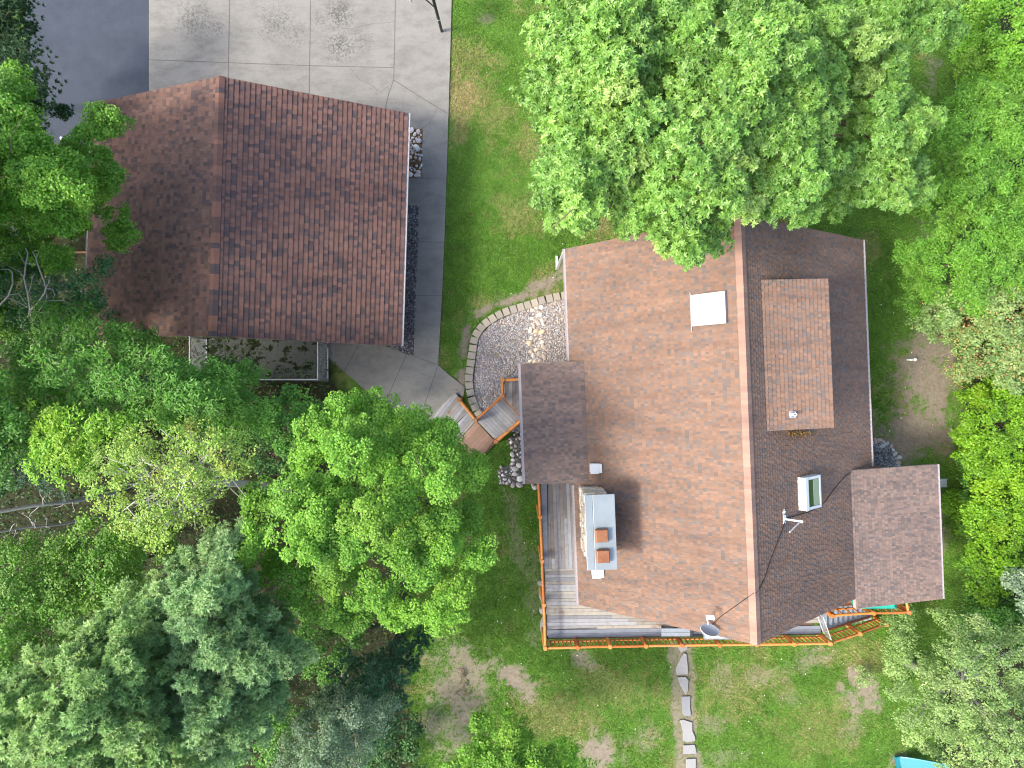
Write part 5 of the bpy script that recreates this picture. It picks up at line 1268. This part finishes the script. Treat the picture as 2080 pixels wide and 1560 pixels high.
broadleaf('young_maple', 'low dark maple in the gap right of the pale aspen', 'tree', [(450, 880), (560, 870), (640, 920), (600, 960), (540, 990), (470, 960)], 3.2, 5.0, Vector((-10.6, -3.2, -.05)), DARK, 57, spacing=38, lobe=.6, ns=10, sub=.3, nleaf=26, leaf=(.08, .12), asp=.9, dome=70, r0=.09, fill=.3)
P_L5 = [(185, 960), (215, 890), (260, 865), (330, 865), (380, 850), (430, 870), (530, 865), (500, 900), (520, 950), (450, 990), (425, 1060), (390, 1060), (345, 1120), (285, 1105), (230, 1060), (180, 1020)]
th_as, C_as = broadleaf('aspen_tree', 'thin yellowish aspen showing pale radiating branches', 'tree', P_L5, 10.8, 12.6, W(585, 992, 0), ASPEN, 58, spacing=26, lobe=.36, ns=9, sub=.19, nleaf=24, leaf=(.05, .085), asp=.8, dome=170, r0=.0001, fill=.0, nlimb=1, flat=.8, bark='bark_pale')
tp_ = W(372, 968, 11.6); mb = MB(); bs = W(585, 992, 0); mb.tube([bs, bs.lerp(tp_, .35) + Vector((.1, 0, 0)), bs.lerp(tp_, .7) - Vector((.1, .05, 0)), tp_], [.19, .16, .11, .06], 9)
rr = random.Random(9)
for i in rr.sample(range(len(C_as)), min(34, len(C_as))):
    tip = Vector(C_as[i]) + Vector((0, 0, .15)); u_ = rr.uniform(.72, 1.0); s0_ = bs.lerp(tp_, u_); L = (tip - s0_).length; mid = s0_.lerp(tip, .5) + Vector((rr.uniform(-.12, .12), rr.uniform(-.12, .12), .12)) * L; rl = .034 * min(1.2, L / 2) + .008
    mb.tube([s0_, s0_.lerp(mid, .5) + Vector((rr.uniform(-.05, .05), rr.uniform(-.05, .05), .03)) * L, mid, mid.lerp(tip, .5) + Vector((rr.uniform(-.06, .06), rr.uniform(-.06, .06), .02)) * L, tip], [rl, rl * .85, rl * .6, rl * .4, rl * .2], 6, False)
    for _ in range(3):
        a = mid.lerp(tip, rr.uniform(-.4, .8)); e = a + Vector((rr.uniform(-.5, .5), rr.uniform(-.5, .5), rr.uniform(0, .2))) * L * .45; mb.tube([a, a.lerp(e, .5) + Vector((0, 0, .03)), e], [rl * .4, rl * .3, rl * .12], 5, False)
mb.build('branches', 'aspen_bark', th_as)
P_L6 = [(-60, 1110), (60, 1090), (100, 1110), (170, 1040), (260, 1080), (300, 1150), (250, 1230), (190, 1290), (60, 1380), (-60, 1400)]
broadleaf('birch_tree', 'mid green birch above the lower pines', 'tree', P_L6, 6.4, 9.4, Vector((-15.6, -6.6, -.05)), [((.115, .265, .034), 5), ((.09, .215, .03), 4), ((.17, .32, .04), 2)], 59, spacing=34, lobe=.6, ns=14, sub=.27, nleaf=34, leaf=(.07, .11), asp=.75, dome=140, r0=.18, fill=.4)
PINE1 = [((.29, .45, .20), 5), ((.23, .38, .17), 4), ((.37, .52, .24), 2)]
PINE2 = [((.30, .46, .17), 5), ((.23, .38, .15), 4), ((.38, .52, .21), 2)]
P_P1 = [(420, 1085), (470, 1110), (545, 1205), (550, 1260), (595, 1310), (580, 1390), (530, 1420), (560, 1460), (500, 1520), (430, 1560), (350, 1620), (300, 1570), (290, 1400), (280, 1280), (300, 1200), (360, 1160)]
conifer('pine_tree', 'tall blue grey pine dotted with pale buds', P_P1, 9.5, 13.4, PINE1, 61, spacing=27, lobe=.27, ntuft=85, nn=12, fill=1.0, base=Vector((-9.2, -7.4, -.05)), r0=.24)
P_P2 = [(-60, 1410), (50, 1375), (100, 1320), (180, 1290), (240, 1220), (310, 1215), (330, 1290), (340, 1420), (370, 1500), (390, 1620), (-60, 1620)]
conifer('pine_tree', 'yellowish soft needled pine filling the lower corner', P_P2, 10.5, 14.6, PINE2, 62, spacing=27, lobe=.27, ntuft=85, nn=12, fill=1.0, base=Vector((-11.0, -8.6, -.05)), r0=.26, budc=(.5, .5, .36))
P_L7 = [(545, 1580), (575, 1500), (620, 1430), (680, 1400), (740, 1395), (800, 1400), (800, 1460), (760, 1520), (730, 1620), (540, 1620)]
broadleaf('poplar_tree', 'silvery grey green poplar between the pine and the spruce', 'tree', P_L7, 6.6, 9.4, Vector((-7.0, -11.0, -.05)), GREYG, 63, spacing=28, lobe=.42, ns=15, sub=.2, nleaf=38, leaf=(.06, .095), asp=.6, dome=100, r0=.14, fill=.4, bark='bark_pale')
conifer('spruce_tree', 'small dark spruce at the lawn edge below the large maple', [(670, 1380), (720, 1330), (790, 1325), (850, 1310), (845, 1375), (815, 1440), (800, 1500), (720, 1480), (680, 1440)], 3.5, 7.0, [((.042, .115, .06), 3), ((.06, .145, .075), 2)], 64, spacing=24, lobe=.4, ntuft=40, dome=70, bud=False, bark='bark_dark')
for i, (lab, poly, a, b, pal) in enumerate([('dark green understorey maple between the large maple and the pine', [(590, 1190), (650, 1240), (720, 1290), (730, 1330), (680, 1390), (610, 1380), (590, 1290)], 2.6, 4.2, MID),
                                            ('dark green bush below the spruce at the picture bottom', [(700, 1620), (760, 1510), (820, 1470), (870, 1540), (860, 1620)], 1.6, 3.2, DARK),
                                            ('dim green bush under the two grey dead trunks', [(-60, 830), (40, 820), (70, 900), (40, 1000), (-60, 1010)], 2.0, 4.0, DARK),
                                            ('dim green bush between the birch and the thin aspen', [(140, 1100), (300, 1080), (330, 1180), (260, 1250), (160, 1200)], 3.0, 4.6, MID),
                                            ('dim green bush behind the bright maple by the rail fence', [(-60, 440), (60, 440), (100, 500), (60, 540), (-60, 530)], 2.5, 4.0, DARK),
                                            ('mid green understorey shrub below the feathery ash', [(380, 770), (480, 800), (560, 850), (540, 900), (450, 890), (380, 850)], 2.4, 4.0, MID),
                                            ('dark undergrowth bush between the pines and the poplar', [(420, 1480), (560, 1420), (600, 1500), (540, 1620), (430, 1620)], 2.5, 4.2, MID)]):
    broadleaf('bush', lab, 'bush', poly, a, b, gbase(poly, a), pal, 70 + i, spacing=36, lobe=.6, ns=13, sub=.28, nleaf=34, leaf=(.08, .12), asp=.8, dome=70, r0=.07, fill=.3, nlimb=8, bark='bark_dark')
broadleaf('thicket', 'low green thicket filling the gaps beneath the right hand trees', 'thicket', [(1965, 480), (2130, 440), (2300, 460), (2300, 1300), (2130, 1310), (1990, 1240), (1960, 1100), (1955, 900), (1990, 700)], .5, 1.5, gbase([(2100, 900)] * 3, .5), MID, 90, spacing=46, lobe=.8, ns=14, sub=.3, nleaf=34, leaf=(.08, .13), asp=.7, dome=60, r0=.05, fill=.0, nlimb=6)
P_B1 = [(890, 1560), (930, 1530), (960, 1495), (1000, 1490), (1035, 1462), (1060, 1500), (1100, 1510), (1130, 1530), (1180, 1540), (1210, 1620), (890, 1620)]
broadleaf('young_birch', 'lime green young birch at the bottom of the lawn', 'tree', P_B1, 4.6, 6.6, W(1035, 1540, 0) + Vector((0, .3, 0)), LIME, 81, spacing=27, lobe=.46, ns=15, sub=.22, nleaf=44, leaf=(.07, .11), asp=.75, dome=80, r0=.08, fill=.3)
conifer('spruce_tree', 'pale blue green spruce branch tips beside the yellow green ash', [(20, 905), (90, 930), (120, 985), (60, 990), (10, 960)], 3.4, 5.0, [((.09, .16, .11), 3), ((.06, .12, .08), 2)], 82, spacing=20, lobe=.3, ntuft=30, dome=50, bud=False)

# the grey dead tree
DT = [[(640, 1350), (600, 1050), (510, 680), (545, 380), (590, 150), (530, 30)], [(545, 380), (480, 290), (380, 120)], [(510, 680), (430, 545), (180, 420)], [(600, 1000), (650, 850), (690, 650), (735, 570)],
      [(640, 1350), (800, 1200), (950, 980), (970, 880), (930, 740), (800, 400), (760, 250), (680, 100)], [(760, 250), (830, 130)], [(970, 880), (1030, 780), (1040, 650), (1080, 620)], [(800, 1200), (960, 1160), (1330, 1140), (1430, 1210)],
      [(640, 1350), (580, 1500), (700, 1640)], [(700, 1560), (950, 1180), (990, 1100), (970, 930)], [(-60, 1300), (180, 1050), (270, 800), (260, 560), (190, 490), (0, 490)], [(580, 1300), (400, 1180), (170, 1090), (-20, 1030)],
      [(540, 370), (680, 375), (790, 405)], [(850, 1400), (990, 1395)], [(970, 890), (1110, 910), (1160, 1030), (1120, 1110)], [(200, 1030), (400, 1000), (470, 1110), (580, 1260)]]
dead = thing('dead_tree', 'leafless grey tree with curling branches left of the garage', 'tree', W(110, 690, 0) + Vector((0, 0, 0)))
for i, br_ in enumerate(DT):
    mb = MB(); n = len(br_); pts = []
    for k, (a, b) in enumerate(br_):
        x, y = a / 10.4, 500 + b / 10.4; pts.append(W(x, y, 8.2 + (1350 - b) / 1350 * 1.6))
    r0 = .034 if i in (0, 4, 10) else .017
    mb.tube(pts, [r0 * (1 - .6 * k / (n - 1)) for k in range(n)], 7); mb.build('branch', 'bark_pale', dead)
mb = MB(); j = W(61.5, 630, 8.2); mb.tube([W(110, 690, 0), W(100, 670, 4), W(66, 645, 7.4), j], [.16, .12, .07, .055], 9); mb.tube([W(90, 665, 6), W(67, 650, 8.1)], [.07, .04], 7); mb.build('trunk', 'bark_pale', dead)
for (a, b, lab, sd) in [((-20, 1043, 4.5), (150, 1018, 2.5), 'thick grey dead trunk leaning out of the picture edge, upper of two', 5), ((-20, 1084, 4.2), (120, 1066, 2.2), 'thin grey dead trunk leaning out of the picture edge, lower of two', 6)]:
    A, B_ = W(*a), W(*b); base = B_ + (B_ - A).normalized() * 1.0; base.z = -.05; th = thing('bare_tree', lab, 'dead tree', base); mb = MB(); r = random.Random(sd); r0 = .085 if sd == 5 else .045
    mid_ = A.lerp(B_, .5) + Vector((0, .06, 0)); mb.tube([base, B_, mid_, A], [r0 * 1.2, r0, r0 * .85, r0 * .7], 9); mb.build('trunk', 'bark_pale', th)
    for k in range(10):
        p = A.lerp(B_, r.random()); d = Vector((r.uniform(-.6, .6), r.uniform(-1, 1), r.uniform(0, .6))); mb = MB(); q = p + d * .5; mb.tube([p, q, q + Vector((d.x + r.uniform(-.6, .6), d.y * .6, d.z)) * .5], [.025, .016, .006], 5, False); mb.build('branch', 'bark_pale', th)

# undergrowth on the forest floor
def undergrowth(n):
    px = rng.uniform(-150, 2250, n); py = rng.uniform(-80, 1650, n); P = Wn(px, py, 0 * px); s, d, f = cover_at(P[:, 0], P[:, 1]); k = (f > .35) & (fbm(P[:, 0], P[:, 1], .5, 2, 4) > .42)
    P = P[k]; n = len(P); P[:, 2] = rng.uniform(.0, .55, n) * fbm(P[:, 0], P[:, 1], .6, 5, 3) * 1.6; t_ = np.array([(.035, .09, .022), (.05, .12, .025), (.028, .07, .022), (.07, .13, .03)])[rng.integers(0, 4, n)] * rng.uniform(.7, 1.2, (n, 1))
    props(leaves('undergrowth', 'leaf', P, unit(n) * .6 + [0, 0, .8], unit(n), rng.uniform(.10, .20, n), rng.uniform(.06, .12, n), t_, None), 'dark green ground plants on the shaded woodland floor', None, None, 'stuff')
undergrowth(90000)

# ------------------------------------------------------------------ camera, sun, sky
cam = bpy.data.cameras.new('camera'); co = bpy.data.objects.new('camera', cam); COL.objects.link(co)
co.location = (0, 0, H); co.rotation_euler = (0, 0, 0); cam.sensor_width = 36; cam.lens = 36 * F / 2080; cam.clip_end = 3000; scene.camera = co
EL, AZ = R(47), R(195)     # the sun stands to the left and a little towards the bottom of the picture
sd = Vector((math.cos(AZ) * math.cos(EL), math.sin(AZ) * math.cos(EL), math.sin(EL)))
sun = bpy.data.lights.new('sun', 'SUN'); so = bpy.data.objects.new('sun', sun); COL.objects.link(so); sun.energy = 1.5; sun.angle = R(9.0); sun.color = (1.0, .93, .82)
so.rotation_euler = (-sd).to_track_quat('-Z', 'Y').to_euler(); so.location = sd * 60
wd_ = bpy.data.worlds.new('World'); scene.world = wd_; wd_.use_nodes = True; nt = wd_.node_tree
sky = nt.nodes.new('ShaderNodeTexSky'); sky.sky_type = 'NISHITA'; sky.sun_disc = False; sky.sun_elevation = EL; sky.sun_rotation = math.atan2(sd.x, sd.y); sky.air_density = 1.0; sky.dust_density = 4.0; sky.ozone_density = .6
bg = nt.nodes['Background']; nt.links.new(sky.outputs[0], bg.inputs[0]); bg.inputs[1].default_value = .15
vs_ = scene.view_settings; scene.display_settings.display_device = 'sRGB'; vs_.view_transform = 'Standard'; vs_.look = 'None'; vs_.exposure = 1.83; vs_.gamma = 1; vs_.use_curve_mapping = False
scene.cycles.max_bounces = 6; scene.cycles.diffuse_bounces = 3; scene.cycles.transmission_bounces = 4; scene.cycles.use_denoising = True; scene.cycles.filter_width = 1.1
